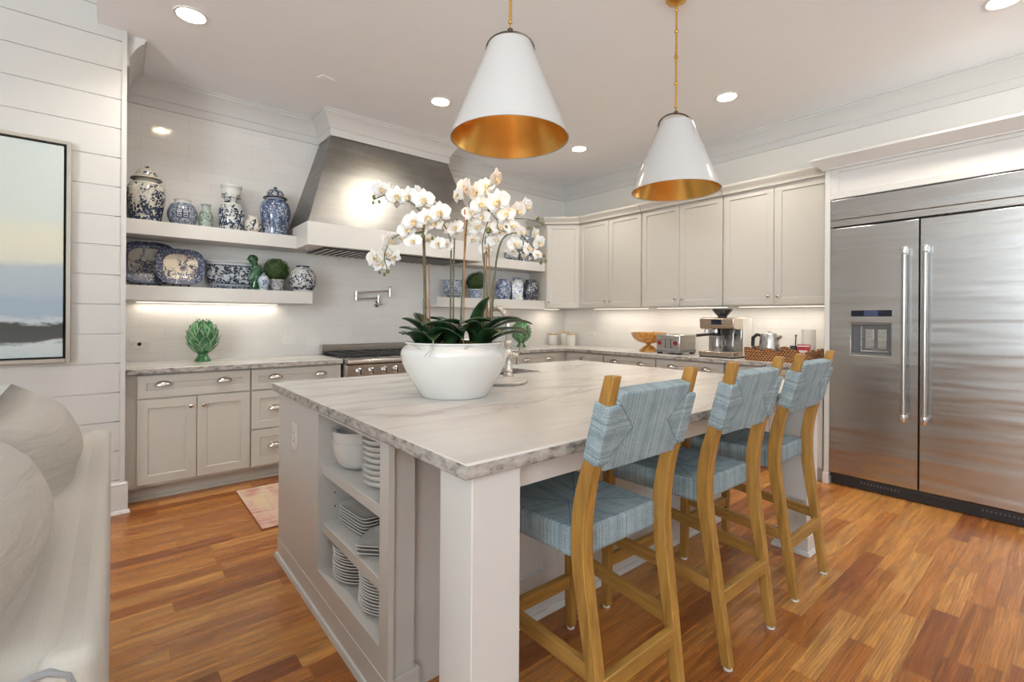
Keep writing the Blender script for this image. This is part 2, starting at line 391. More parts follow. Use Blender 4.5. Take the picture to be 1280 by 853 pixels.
def wall_with_windows(name, axis, pos, a0, a1, zt, wins):
    b = B()
    def bx(u0, u1, z0, z1):
        if axis == 'X': b.box(pos-.12, pos, u0, u1, z0, z1)
        else: b.box(u0, u1, pos-.12, pos, z0, z1)
    cur = a0
    for u0, u1, z0, z1 in wins:
        bx(cur, u0, 0, zt); bx(u0, u1, 0, z0); bx(u0, u1, z1, zt); cur = u1
    bx(cur, a1, 0, zt)
    return struct(name, b, WALL, smooth=0)
wall_with_windows('wall_side', 'X', -4.5, -3.1, 4.1, ZL, [(-2.4, -.4, .9, 2.6), (.2, 2.2, .9, 2.6)])
wall_with_windows('wall_rear', 'Y', -3.0, -4.6, 5.0, ZL, [(-2.55, -.65, .75, 2.75), (.95, 2.85, .75, 2.75)])
GLASS = N('window glass'); GLASS.p(Base_Color=(.9,.95,.95), Roughness=.02, Alpha=.25); GLASS = GLASS.m
k = 0
for ax, u0, u1, z0, z1 in (('X',-2.4,-.4,.9,2.6), ('X',.2,2.2,.9,2.6), ('Y',-2.55,-.65,.75,2.75), ('Y',.95,2.85,.75,2.75)):
    k += 1; b = B(); g = B()
    def bx(bb, a0, a1, c0, c1, t0, t1):
        if ax == 'X': bb.box(-4.5+t0, -4.5+t1, a0, a1, c0, c1)
        else: bb.box(a0, a1, -3+t0, -3+t1, c0, c1)
    for f0, f1 in ((u0-.09, u0), (u1, u1+.09)): bx(b, f0, f1, z0-.09, z1+.09, 0, .02)
    bx(b, u0, u1, z1, z1+.09, 0, .02); bx(b, u0-.1, u1+.1, z0-.09, z0, 0, .05)
    um = (u0+u1)/2; bx(b, um-.03, um+.03, z0, z1, -.1, -.05); zm = (z0+z1)/2; bx(b, u0, u1, zm-.02, zm+.02, -.1, -.06)
    bx(g, u0, u1, z0, z1, -.09, -.084)
    o = struct('window_%d' % k, b, TRIM, smooth=0); add('glazing', g, GLASS, o, smooth=0)

# crown moulding swept round the kitchen
CROWN = [(0, -.205), (.014, -.205), (.014, -.142), (.022, -.136), (.03, -.112), (.05, -.075), (.072, -.045), (.092, -.028), (.092, -.012), (.102, -.010), (.102, 0), (0, 0)]
def sweep(path, prof, zt, closed=False):
    """path of plan points walked with the room on the right hand"""
    rings = []; n = len(path)
    for i, p in enumerate(path):
        d0 = Vector(path[i])-Vector(path[i-1]) if i > 0 else None
        d1 = Vector(path[i+1])-Vector(path[i]) if i < n-1 else None
        d0 = (d0 or d1).normalized(); d1 = (d1 or d0).normalized()
        n0 = Vector((d0.y, -d0.x)); n1 = Vector((d1.y, -d1.x)); mm = (n0+n1); mm = mm / max(.2, mm.dot(n0))
        rings.append([(p[0]+mm.x*q[0], p[1]+mm.y*q[0], zt+q[1]) for q in prof])
    return rings
HX0, HX1, HY = 1.485, 2.70, 4.33
b = B().loft(sweep([(.055, 4.0), (.055, YB), (HX0, YB), (HX0, HY), (HX1, HY), (HX1, YB), (XR, YB), (XR, -3)], CROWN, ZC))
b.box(HX0, HX1, HY, YB, 2.895, ZC)
struct('trim_1', b, TRIM, smooth=25)

# ------------------------------------------------------------------ cabinet builders
Zv = Vector((0, 0, 1))
def shaker(b, O, U, Nn, w, h, t=.02, fr=.058, rec=.008):
    """framed front with a sunk panel; O lower left corner on the carcass face"""
    O, U, Nn = Vector(O), Vector(U), Vector(Nn)
    P = lambda u, v, n: tuple(O+U*u+Zv*v+Nn*n)
    r = lambda i, n: [P(i, i, n), P(w-i, i, n), P(w-i, h-i, n), P(i, h-i, n)]
    vs = r(0, 0)+r(0, t-.0015)+r(.0015, t)+r(fr, t)+r(fr+.004, t-rec)
    fs = [(0,3,2,1), (16,17,18,19)]
    for k in range(4):
        for j in range(4): fs.append((k*4+j, k*4+(j+1)%4, k*4+4+(j+1)%4, k*4+4+j))
    return b.add(vs, fs)
def frame(O, U, Nn):
    U, Nn, O = Vector(U), Vector(Nn), Vector(O)
    return Matrix(((U.x, -Nn.x, 0, O.x), (U.y, -Nn.y, 0, O.y), (0, 0, 1, O.z), (0, 0, 0, 1)))
def cup_pull(O, U, Nn, a=.046):
    """bin pull: local x along the drawer, -y out of it"""
    b = B(frame(O, U, Nn))
    def f(i, j):
        p = pi*i; t = (pi/2)*j; return (a*cos(p), -.024*sin(p)*sin(t)-.001, .026*sin(p)*cos(t)-.008)
    b.grid(f, 18, 7)
    b.tube([(-a-.004, -.002, -.008)]+[(a*1.06*cos(pi*i/14), -.002, .030*sin(pi*i/14)-.008) for i in range(15)][::-1], .0028, 6)
    b.tube([(a*cos(pi*i/14), -.024*sin(pi*i/14)-.001, -.008) for i in range(15)], .0026, 6)
    return b
def knob(O, U, Nn, r=.016):
    b = B(frame(O, U, Nn))
    return b.lathe([(.008, 0), (.008, -.002), (.005, -.006), (.005, -.014), (r*.8, -.017), (r, -.022), (r*.9, -.027), (r*.5, -.030), (.0005, -.031)], 18, axis='Y')

LEFTF = (Vector((1,0,0)), Vector((0,-1,0)))      # fronts that face the room from the back wall
RIGHTF = (Vector((0,-1,0)), Vector((-1,0,0)))    # fronts that face the room from the right wall
def base_unit(name, label, O, F, w, depth, fronts, group='base cabinets under the counters', filler=(0, 0)):
    """fronts: (kind, u0, u1, z0, z1, [pulls])"""
    U, Nn = F; O = Vector(O)
    t = thing(name, label, 'cabinet', tuple(O), group=group)
    def bx(b, u0, u1, n0, n1, z0, z1):
        ps = [O+U*u+Nn*n for u, n in ((u0, n0), (u1, n0), (u1, n1), (u0, n1))]
        return b.add([(p.x, p.y, z0) for p in ps]+[(p.x, p.y, z1) for p in ps], [(0,3,2,1),(4,5,6,7),(0,1,5,4),(1,2,6,5),(2,3,7,6),(3,0,4,7)])
    b = B(); bx(b, -filler[0], w+filler[1], -depth, 0, .105, .874)
    add('carcass', b, CABINET, t, world=True, smooth=0)
    b = B(); bx(b, -filler[0], w+filler[1], -depth, -.075, 0, .105); bx(b, -filler[0], w+filler[1], -.075, -.062, 0, .02)
    add('toe_kick', b, CABINET, t, world=True, smooth=0)
    if filler[0] > .02:
        b = B(); bx(b, -filler[0], -.006, 0, .004, .105, .87); add('filler_strip', b, CABINET, t, world=True, smooth=0)
    for kd, u0, u1, z0, z1, pulls in fronts:
        o = add(kd, shaker(B(), O+U*u0+Zv*z0, U, Nn, u1-u0, z1-z0, fr=.058 if z1-z0 > .2 else .05), CABINET, t, world=True, smooth=20)
        for pk, pu, pz in pulls:
            c = O+U*pu+Nn*.0195+Zv*pz
            add('cup_pull' if pk == 'c' else 'knob', cup_pull(c, U, Nn) if pk == 'c' else knob(c, U, Nn), NICKEL, o, world=True, smooth=60)
    return t
FY = 4.075
base_unit('base_cabinet', 'greige base cabinet with wide drawer over two doors, below the left porcelain shelves', (.115, FY, 0), LEFTF, .685, .58,
    [('drawer', .003, .678, .708, .862, [('c', .145, .80), ('c', .507, .80)]),
     ('door', .003, .337, .125, .698, [('k', .302, .635)]), ('door', .342, .678, .125, .698, [('k', .378, .635)])], filler=(.06, 0))
base_unit('base_cabinet', 'greige cabinet of three stacked drawers beside the left end of the range', (.80, FY, 0), LEFTF, .685, .58,
    [('drawer', .003, .682, .708, .862, [('c', .168, .80), ('c', .515, .80)]),
     ('drawer', .003, .682, .408, .698, [('c', .168, .56), ('c', .515, .56)]), ('drawer', .003, .682, .125, .398, [('c', .168, .27), ('c', .515, .27)])])
base_unit('base_cabinet', 'greige base cabinet against the right end of the range, behind the faucet', (2.715, FY, 0), LEFTF, .72, .58,
    [('drawer', .003, .717, .708, .862, [('c', .18, .80), ('c', .54, .80)]),
     ('door', .003, .357, .125, .698, [('k', .32, .635)]), ('door', .362, .717, .125, .698, [('k', .40, .635)])])
base_unit('base_cabinet', 'greige base cabinet under the far green artichoke, meeting the inside corner', (3.45, FY, 0), LEFTF, .665, .58,
    [('drawer', .003, .66, .708, .862, [('c', .14, .80), ('c', .50, .80)]),
     ('door', .003, .33, .125, .698, [('k', .29, .635)]), ('door', .335, .66, .125, .698, [('k', .37, .635)])], filler=(0, .7))
FX = 4.245
base_unit('base_cabinet', 'narrow greige cabinet with a single pull, first from the inside corner', (FX, 4.03, 0), RIGHTF, .555, .57,
    [('drawer', .003, .55, .708, .862, [('c', .25, .80)]), ('door', .003, .55, .125, .698, [('k', .5, .635)])], filler=(.04, 0))
base_unit('base_cabinet', 'greige base cabinet below the amber pedestal bowl', (FX, 3.465, 0), RIGHTF, .665, .57,
    [('drawer', .003, .66, .708, .862, [('c', .14, .80), ('c', .49, .80)]),
     ('door', .003, .33, .125, .698, [('k', .29, .635)]), ('door', .335, .66, .125, .698, [('k', .37, .635)])])
base_unit('base_cabinet', 'greige base cabinet below the toaster and coffee machine', (FX, 2.79, 0), RIGHTF, .70, .57,
    [('drawer', .003, .695, .708, .862, [('c', .17, .80), ('c', .53, .80)]),
     ('door', .003, .345, .125, .698, [('k', .31, .635)]), ('door', .35, .695, .125, .698, [('k', .39, .635)])])
base_unit('base_cabinet', 'greige base cabinet under the woven tray, next to the refrigerator', (FX, 2.08, 0), RIGHTF, .76, .57,
    [('drawer', .003, .755, .708, .862, [('c', .19, .80), ('c', .57, .80)]),
     ('door', .003, .375, .125, .698, [('k', .34, .635)]), ('door', .38, .755, .125, .698, [('k', .42, .635)])])

# counters
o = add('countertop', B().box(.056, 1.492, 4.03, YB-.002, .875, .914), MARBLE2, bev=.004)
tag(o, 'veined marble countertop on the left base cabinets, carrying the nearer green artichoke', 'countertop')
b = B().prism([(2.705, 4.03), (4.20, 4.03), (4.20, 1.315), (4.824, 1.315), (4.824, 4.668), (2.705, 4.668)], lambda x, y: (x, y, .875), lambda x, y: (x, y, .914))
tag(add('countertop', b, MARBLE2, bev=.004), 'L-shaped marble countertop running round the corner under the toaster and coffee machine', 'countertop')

# upper cabinets
UZ0, UZ1 = 1.398, 2.452
CR = [(0, 0), (.022, 0), (.022, .012), (.03, .03), (.05, .055), (.056, .07), (.056, .082), (0, .082)]
def upper(label, O, F, w, doors, depth=.355, body=None, crown=None):
    U, Nn = F; O = Vector(O)
    t = thing('upper_cabinet', label, 'cabinet', tuple(O), group='wall cabinets along the right wall')
    if body is None:
        ps = [O, O+U*w, O+U*w-Nn*depth, O-Nn*depth]; body = [(p.x, p.y) for p in ps]
    add('carcass', B().prism(body, lambda x, y: (x, y, UZ0), lambda x, y: (x, y, UZ1)), CABINET, t, world=True, smooth=0)
    for u0, u1, ku in doors:
        o = add('door', shaker(B(), O+U*u0+Zv*.004, U, Nn, u1-u0, UZ1-UZ0-.008), CABINET, t, world=True, smooth=20)
        add('knob', knob(O+U*ku+Nn*.0195+Zv*.078, U, Nn, .015), NICKEL, o, world=True, smooth=60)
    cp = crown or [tuple((O+Nn*.02)[:2]), tuple((O+U*w+Nn*.02)[:2])]
    add('crown', B().loft(sweep(cp, CR, UZ1-.004)), CABINET, t, world=True, smooth=25)
    return t
UX = 4.488
s2 = sqrt(.5)
upper('greige diagonal wall cabinet with one door filling the inside corner', (4.17, 4.352, UZ0), (Vector((s2, -s2, 0)), Vector((-s2, -s2, 0))), .425,
      [(.012, .415, .036)], body=[(4.17, 4.352), (4.47, 4.052), (4.82, 4.052), (4.82, 4.665), (4.17, 4.665)], crown=[(4.15, 4.66), (4.15, 4.34), (4.4585, 4.0325)])
for lab, y0, w, u in (('greige two-door wall cabinet above the amber bowl, next to the corner cabinet', 4.045, .91, .455),
                   ('greige two-door wall cabinet between its two neighbours, above the toaster', 3.13, .91, .455),
                   ('greige two-door wall cabinet above the coffee machine, against the refrigerator surround', 2.215, .905, .455)):
    upper(lab, (UX-.02, y0, UZ0), RIGHTF, w, [(.003, u-.002, u-.04), (u+.002, w-.003, u+.04)], depth=.36)
# light bars under the wall cabinets
def strip(loc, lx, ly, label, power):
    t = thing('light_bar', label, 'light', loc, group='light bars under cabinets and shelf')
    add('housing', B().box(-lx/2, lx/2, -ly/2, ly/2, -.008, 0), PLASTIC, t, bev=.002)
    add('diffuser', B().box(-lx/2+.006, lx/2-.006, -ly/2+.006, ly/2-.006, -.012, -.008), STRIPGLOW, t, smooth=0)
    area('light_bar_light', (loc[0], loc[1], loc[2]-.016), (0, 0, 0), lx, ly, power, (1, .88, .72))
strip((4.66, 3.58, UZ0), .03, .80, 'slim light bar under the wall cabinet next to the corner', P_STRIP)
strip((4.66, 2.67, UZ0), .03, .80, 'slim light bar under the middle wall cabinet', P_STRIP)
strip((4.66, 1.76, UZ0), .03, .80, 'slim light bar under the wall cabinet beside the refrigerator', P_STRIP)
strip((4.42, 4.52, UZ0), .30, .03, 'short light bar under the diagonal corner cabinet', P_STRIP*.45)

# shelves
def shelf(label, x0, x1, z0, z1):
    t = thing('floating_shelf', label, 'shelf', (x0, YB, z0), group='floating shelves beside the hood')
    add('board', B().box(x0, x1, 4.37, YB-.001, z0, z1), TRIM, t, world=True, bev=.003)
    return t
SU0, SU1, SL0, SL1 = 1.858, 1.966, 1.383, 1.490
shelf('upper left white floating shelf holding ginger jars and vases', .0555, 1.21, SU0, SU1)
shelf('lower left white floating shelf with two platters and a topiary', .0555, 1.345, SL0, SL1)
shelf('upper right white floating shelf behind the orchid flowers', 2.976, 4.168, SU0, SU1)
shelf('lower right white floating shelf holding a square caddy and dark jar', 2.60, 4.168, SL0, SL1)
strip((.62, 4.62, SL0), 1.0, .03, 'slim light bar under the lower left shelf', P_STRIP*.8)

# range hood
t = thing('range_hood', 'tapered grey zinc range hood on a white mantel above the range', 'range hood', (2.09, YB, 1.86))
add('hood_body', B().frus((1.217, 2.968, 4.082, YB-.002, 2.056), (HX0, HX1, HY, YB-.002, 2.894)), ZINC, t, world=True, smooth=0, bev=.003)
add('mantel', B().box(1.21, 2.975, 4.075, YB-.002, 1.862, 2.056), TRIM, t, world=True, bev=.003)
v = add('vent_insert', B().box(1.36, 2.82, 4.14, 4.60, 1.852, 1.8615), BLACK, t, world=True, smooth=0)
b = B()
for i in range(24): x = 1.38+i*.061; b.frus((x, x+.02, 4.15, 4.59, 1.846), (x+.012, x+.032, 4.15, 4.59, 1.8525))
add('baffles', b, STEELX, v, world=True, smooth=0)

# range
RX0, RX1 = 1.497, 2.700
t = thing('range_cooker', 'wide stainless steel gas range with black grates under the zinc hood', 'range', (2.1, 4.3, 0))
add('body', B().box(RX0, RX1, 4.02, 4.655, .10, .895), STEELX, t, world=True, bev=.003)
add('plinth', B().box(RX0+.02, RX1-.02, 4.08, 4.64, 0, .10), RUBBER, t, world=True, smooth=0)
add('control_panel', B().prism([(4.02, .735), (3.965, .745), (3.955, .86), (4.02, .872)], lambda y, z: (RX0, y, z), lambda y, z: (RX1, y, z)), STEELX, t, world=True, bev=.003)
add('bullnose', B().prism([(4.06, .868), (3.94, .872), (3.928, .885), (3.932, .905), (3.95, .917), (4.06, .917)], lambda y, z: (RX0, y, z), lambda y, z: (RX1, y, z)), STEELX, t, world=True, bev=.004)
for i, x in enumerate((1.60, 1.712, 1.83, 1.936, 2.10, 2.27, 2.38, 2.49, 2.60)):
    o = add('control_knob', B().lathe([(.03, 3.964), (.03, 3.95), (.024, 3.947), (.022, 3.92), (.018, 3.915), (.0005, 3.914)], 20, (x, 0, .805), 'Y'), CHROME, t, world=True)
    add('knob_grip', B().box(x-.004, x+.004, 3.905, 3.93, .785, .825), RUBBER, o, world=True, bev=.002)
add('cooktop', B().box(RX0+.01, RX1-.01, 4.06, 4.60, .895, .912), BLACK, t, world=True, smooth=0)
for k in range(4):
    x0 = RX0+.025+k*.29; b = B(); wd = .283
    for yy in (4.075, 4.33, 4.585): b.box(x0, x0+wd, yy-.007, yy+.007, .927, .946)
    for xx in (x0+.007, x0+wd/2, x0+wd-.007): b.box(xx-.007, xx+.007, 4.075, 4.585, .928, .947)
    for yy in (4.20, 4.46):
        b.box(x0, x0+wd, yy-.005, yy+.005, .928, .945)
        b.lathe([(.045, .912), (.045, .92), (.03, .926), (.0005, .927)], 16, (x0+wd/2, yy, 0))
    for xx in (x0+.007, x0+wd-.007):
        for yy in (4.08, 4.58): b.box(xx-.006, xx+.006, yy-.006, yy+.006, .912, .93)
    add('burner_grate', b, IRON, t, world=True, bev=.002)
g = add('backguard', B().box(RX0, RX1, 4.60, 4.655, .895, 1.004), STEELX, t, world=True, bev=.003)
b = B()
for i in range(22): x = RX0+.03+i*.0525; b.box(x, x+.038, 4.606, 4.64, 1.0, 1.0065)
add('vent_slots', b, BLACK, g, world=True, smooth=0)
for x0, x1 in ((RX0+.01, 2.22), (2.23, RX1-.01)):
    o = add('oven_door', B().box(x0, x1, 3.985, 4.02, .16, .725), STEELX, t, world=True, bev=.004)
    add('handle', B().tube([(x0+.05, 3.94, .665), (x1-.05, 3.94, .665)], .013, 12).tube([(x0+.08, 3.985, .665), (x0+.08, 3.94, .665)], .009, 8).tube([(x1-.08, 3.985, .665), (x1-.08, 3.94, .665)], .009, 8), CHROME, o, world=True)

# refrigerator and its surround
GX = 4.264
t = thing('refrigerator', 'built-in stainless side-by-side refrigerator with ice dispenser', 'refrigerator', (4.5, .65, 0))
add('cabinet_body', B().box(4.31, 4.80, .035, 1.268, .09, 2.19), RUBBER, t, world=True, smooth=0)
def slab_hole(b, x0, x1, Y0, Y1, Z0, Z1, y0, y1, z0, z1):
    """slab in the y-z plane with a rectangular hole"""
    for x, fl in ((x0, 1), (x1, 0)): pass
    o = [(Y0, Z0), (Y1, Z0), (Y1, Z1), (Y0, Z1)]; i = [(y0, z0), (y1, z0), (y1, z1), (y0, z1)]
    vs = [(x, p[0], p[1]) for x in (x0, x1) for p in o+i]
    fs = []
    for s in (0, 8):
        for k in range(4): fs.append((s+k, s+(k+1)%4, s+4+(k+1)%4, s+4+k))
    for k in range(4): fs.append((k, (k+1)%4, 8+(k+1)%4, 8+k)); fs.append((4+k, 4+(k+1)%4, 12+(k+1)%4, 12+k))
    return b.add(vs, fs)
d = add('door', slab_hole(B(), GX, 4.308, .7435, 1.273, .092, 1.972, .892, 1.137, 1.012, 1.247), FRIDGE, t, world=True, bev=.006, bseg=3)
b = B()
b.box(4.30, 4.307, .888, 1.141, 1.008, 1.251).box(4.265, 4.306, .8925, .898, 1.0125, 1.2465).box(4.265, 4.306, 1.131, 1.1365, 1.0125, 1.2465)
b.box(4.265, 4.306, .892, 1.137, 1.0125, 1.024).box(4.265, 4.306, .892, 1.137, 1.237, 1.2465)
o = add('dispenser', b, GREYPLAS, d, world=True, bev=.002); o['label'] = 'dark grey ice and water dispenser recess'
b = B()
for y in (.925, 1.0): b.box(4.288, 4.301, y, y+.055, 1.06, 1.205)
b.box(4.28, 4.301, .912, 1.075, 1.034, 1.044).box(4.275, 4.301, 1.072, 1.079, 1.034, 1.23)
o = add('dispenser_paddles', b, STEEL, d, world=True, bev=.006)
o = add('display', B().box(GX-.0015, GX+.004, .889, 1.136, 1.296, 1.343), SCREEN, d, world=True, bev=.003); o['label'] = 'dark control display'
add('display_window', B().box(GX-.003, GX, .972, 1.055, 1.299, 1.340), SCREENBLUE, d, world=True, smooth=0)
d2 = add('door', B().box(GX, 4.308, .035, .7365, .092, 1.972), FRIDGE, t, world=True, bev=.006, bseg=3)
for dd, y in ((d, .812), (d2, .700)):
    b = B().tube([(4.205, y, .575), (4.205, y, 1.77)], .0155, 16)
    h = add('handle', b, SATIN, dd, world=True)
    for z in (.575, 1.74):
        c = B(); c.lathe([(.019, z-.012), (.0205, z-.008), (.0205, z+.036), (.019, z+.04)], 16, (4.205, y, 0)).tube([(4.21, y, z+.014), (4.262, y, z+.014)], .011, 12)
        add('handle_mount', c, CHROME, dd, world=True)
add('grille_panel', B().box(GX-.002, 4.31, .035, 1.273, 2.036, 2.19), FRIDGE, t, world=True, bev=.003)
add('header_strip', B().box(GX+.001, 4.31, .035, 1.273, 1.984, 2.034), STEEL, t, world=True, bev=.003)
b = B().box(4.30, 4.36, .04, 1.268, .005, .088).box(4.27, 4.30, .04, 1.268, .066, .088)
g = add('toe_grille', b, RUBBER, t, world=True, smooth=0)
b = B()
for y0 in (.2, .85):
    for i in range(12): b.box(4.296, 4.302, y0+i*.02, y0+i*.02+.008, .045, .06)
add('grille_slots', b, GREYPLAS, g, world=True, smooth=0)
t = thing('refrigerator_surround', 'white panelled surround with crown moulding framing the refrigerator', 'cabinet', (4.5, .65, 0))
for y0, y1, nm in ((1.276, 1.312, 'side_panel'), (-.006, .030, 'side_panel')):
    add(nm, B().box(4.262, 4.825, y0, y1, 0, 2.46).box(4.250, 4.30, y0-.0005, y1+.006, 0, .085), TRIM, t, world=True, bev=.003)
add('header_panel', shaker(B().box(4.285, 4.82, .03, 1.276, 2.20, 2.46), (4.284, 1.276, 2.2005), (0,-1,0), (-1,0,0), 1.246, .255, fr=.05), TRIM, t, world=True, smooth=20)
CR2 = [(0, 0), (.016, 0), (.016, .012), (.03, .022), (.05, .045), (.082, .075), (.082, .09), (0, .09)]
add('crown', B().loft(sweep([(4.385, 1.312), (4.262, 1.312), (4.262, -.006), (4.825, -.006)][::1], CR2, 2.43)).box(4.262, 4.825, -.006, 1.312, 2.46, 2.52), TRIM, t, world=True, smooth=25)

# ------------------------------------------------------------------ island
IX0, IX1, IY0, IY1 = .645, 3.04, .945, 2.77
t = thing('kitchen_island', 'white kitchen island with an open shelf end and square corner posts', 'kitchen island', (1.85, 1.9, 0))
BX0, BX1, BY0, BY1 = .672, 3.01, 1.49, 2.735      # cabinet body
OY0, OY1, OZ0, OZ1 = 1.482, 2.10, .185, .852       # shelf opening in the end
ED = 1.03                                           # depth of the shelf bay
b = B()
b.box(ED, BX1, 1.50, BY1, .0, .70).box(ED, 1.30, 1.5, BY1, .70, .874).box(2.30, BX1, 1.5, BY1, .70, .874).box(1.30, 2.30, 1.5, 2.20, .70, .874).box(1.3, 2.3, 2.67, BY1, .70, .874)
b.box(BX0+.02, ED, OY1+.0, BY1, 0, .874)             # solid part beside the bay
b.box(BX0+.02, ED, 1.462, OY0-.001, 0, .874)
b.box(BX0+.02, ED, OY0-.001, OY1, 0, .183).box(BX0+.02, ED, OY0-.001, OY1, .853, .874)
add('body', b, ISLAND, t, world=True, smooth=0)
# face frame of the shelf end
b = B()
b.box(BX0, BX0+.02, OY1, BY1, .0, .874).box(BX0, BX0+.02, 1.415, OY0, .0, .874).box(BX0, BX0+.02, OY0, OY1, .0, OZ0).box(BX0, BX0+.02, OY0, OY1, OZ1, .874)
add('end_panel', b, ISLAND, t, world=True, smooth=0)
b = B().frus((BX0-.018, BX0, 1.40, BY1+.01, 0), (BX0-.012, BX0, 1.40, BY1+.01, .022)).frus((BX0-.004, BX0, 1.412, BY1+.004, .022), (BX0-.003, BX0, 1.412, BY1+.003, .10))
add('base_moulding', b, ISLAND, t, world=True, bev=.002)
for z in (.63, .382):
    s = add('shelf', B().box(.692, ED, OY0, OY1, z-.042, z), ISLAND, t, world=True, bev=.002)
b = B()
for z in (.44, .50, .56, .70, .76, .27, .32):
    for x in (.745, .97): b.lathe([(.0035, OY1-.0005), (.0035, OY1-.002)], 8, (x, 0, z), 'Y')
o = add('shelf_pin_hole', b, GAP, t, world=True, smooth=0)
# corner stile and stool side panels
add('corner_stile', B().box(BX0+.02, .775, 1.43, 1.50, .10, .874).box(BX0+.001, .79, 1.42, 1.50, 0, .10), ISLAND, t, world=True, bev=.003)
for x0, x1 in ((.775, 1.50), (1.50, 2.25), (2.25, 3.01)):
    add('back_panel', shaker(B(), (x0, 1.50, .10), (1,0,0), (0,-1,0), x1-x0, .77, fr=.09, rec=.012), ISLAND, t, world=True, smooth=20)
b = B().box(.79, 3.01, 1.482, 1.50, 0, .10).frus((.79, 3.01, 1.464, 1.5, 0), (.79, 3.01, 1.47, 1.5, .022))
add('base_moulding', b, ISLAND, t, world=True, bev=.002)
for x0 in (.676, 2.872):
    p = add('corner_post', B().box(x0, x0+.157, .962, 1.112, 0, .874), ISLAND, t, world=True, bev=.003)
    add('post_base', B().box(x0-.012, x0+.169, .950, 1.124, 0, .10).frus((x0-.026, x0+.183, .936, 1.138, 0), (x0-.018, x0+.175, .944, 1.13, .022)), ISLAND, p, world=True, bev=.003)
add('apron', B().box(.84, 2.87, 1.0, 1.02, .80, .874).box(.70, .72, 1.11, 1.42, .845, .874).box(2.96, 2.98, 1.11, 1.5, .80, .874), ISLAND, t, world=True, smooth=0)
# range side doors of the island (seen edge-on past the end panel)
for k, x0 in enumerate((.70, 1.28, 1.86, 2.44)):
    o = add('door', shaker(B(), (x0+.56, BY1, .12), (-1,0,0), (0,1,0), .555, .73), ISLAND, t, world=True, smooth=20)
    add('knob', knob((x0+.05, BY1+.02, .78), (-1,0,0), (0,1,0)), NICKEL, o, world=True)
# marble top with the sink cut-out
SX0, SX1, SY0, SY1 = 1.36, 2.20, 2.33, 2.64
def slab_z(x0, x1, y0, y1, hx0, hx1, hy0, hy1, z0, z1):
    o = [(x0,y0),(x1,y0),(x1,y1),(x0,y1)]; i = [(hx0,hy0),(hx1,hy0),(hx1,hy1),(hx0,hy1)]
    vs = [(p[0],p[1],z) for z in (z0,z1) for p in o+i]; fs = []
    for s in (0, 8):
        for k in range(4): fs.append((s+k, s+(k+1)%4, s+4+(k+1)%4, s+4+k))
    for k in range(4): fs.append((k,(k+1)%4,8+(k+1)%4,8+k)); fs.append((4+k,4+(k+1)%4,12+(k+1)%4,12+k))
    return B().add(vs, fs)
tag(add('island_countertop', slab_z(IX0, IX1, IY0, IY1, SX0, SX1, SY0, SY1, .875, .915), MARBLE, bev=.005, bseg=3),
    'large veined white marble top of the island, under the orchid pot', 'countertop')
b = slab_z(SX0-.014, SX1+.014, SY0-.014, SY1+.014, SX0+.004, SX1-.004, SY0+.004, SY1-.004, .71, .8745)
b.box(SX0-.014, SX1+.014, SY0-.014, SY1+.014, .702, .712)
t = thing('sink', 'undermount steel sink let into the island top behind the orchid pot', 'sink', (1.78, 2.48, .70))
add('basin', b, STEEL, t, world=True, smooth=0)
add('drain', B().lathe([(.045, .712), (.045, .715), (.03, .714), (.0005, .713)], 20, (1.78, 2.5, 0)), CHROME, t, world=True)

# faucet
t = thing('faucet', 'ornate polished nickel gooseneck faucet half hidden by the orchid pot', 'faucet', (1.805, 2.205, .915))
add('base', B().lathe([(.036, 0), (.036, .008), (.028, .014), (.025, .03), (.030, .04), (.024, .05), (.022, .11), (.03, .12), (.031, .14), (.024, .15), (.021, .19), (.026, .20), (.024, .215), (.016, .225), (.0005, .226)], 24), NICKEL, t)
pts = [(0, 0, .22), (0, 0, .30)]+[(0, .12-.12*cos(pi*k/12), .30+.115*sin(pi*k/12)) for k in range(13)]+[(0, .24, .25)]
s = add('spout', B().tube(pts, .017, 14), NICKEL, t)
b = B()
for k in range(2, 15): b.torus(pts[k], .0145, .0022, 'X' if False else 'Z', 12, 6) if k < 3 else b.ball(pts[k], .020, 10, 6)
add('spout_rings', b.lathe([(.017, .235), (.019, .245), (.019, .27), (.016, .275)], 16, (0, .24, -.02)), NICKEL, s)
h = add('handle', B().lathe([(.014, 0), (.014, .03), (.018, .035), (.018, .045), (.0005, .05)], 14, (.02, 0, .13), 'X').tube([(.065, 0, .13), (.075, -.02, .16), (.08, -.03, .20)], [.006, .007, .009], 10), NICKEL, t)
t = thing('marble_board', 'small round marble board lying on the island beside the faucet', 'board', (1.62, 2.04, .915))
add('board', B().lathe([(.14, 0), (.145, .004), (.145, .013), (.141, .017), (.0005, .017)], 40), MARBLE2, t)
add('felt_foot', B().lathe([(.12, -.0002), (.12, .0), (.0005, .0)], 24), RUBBER, t)

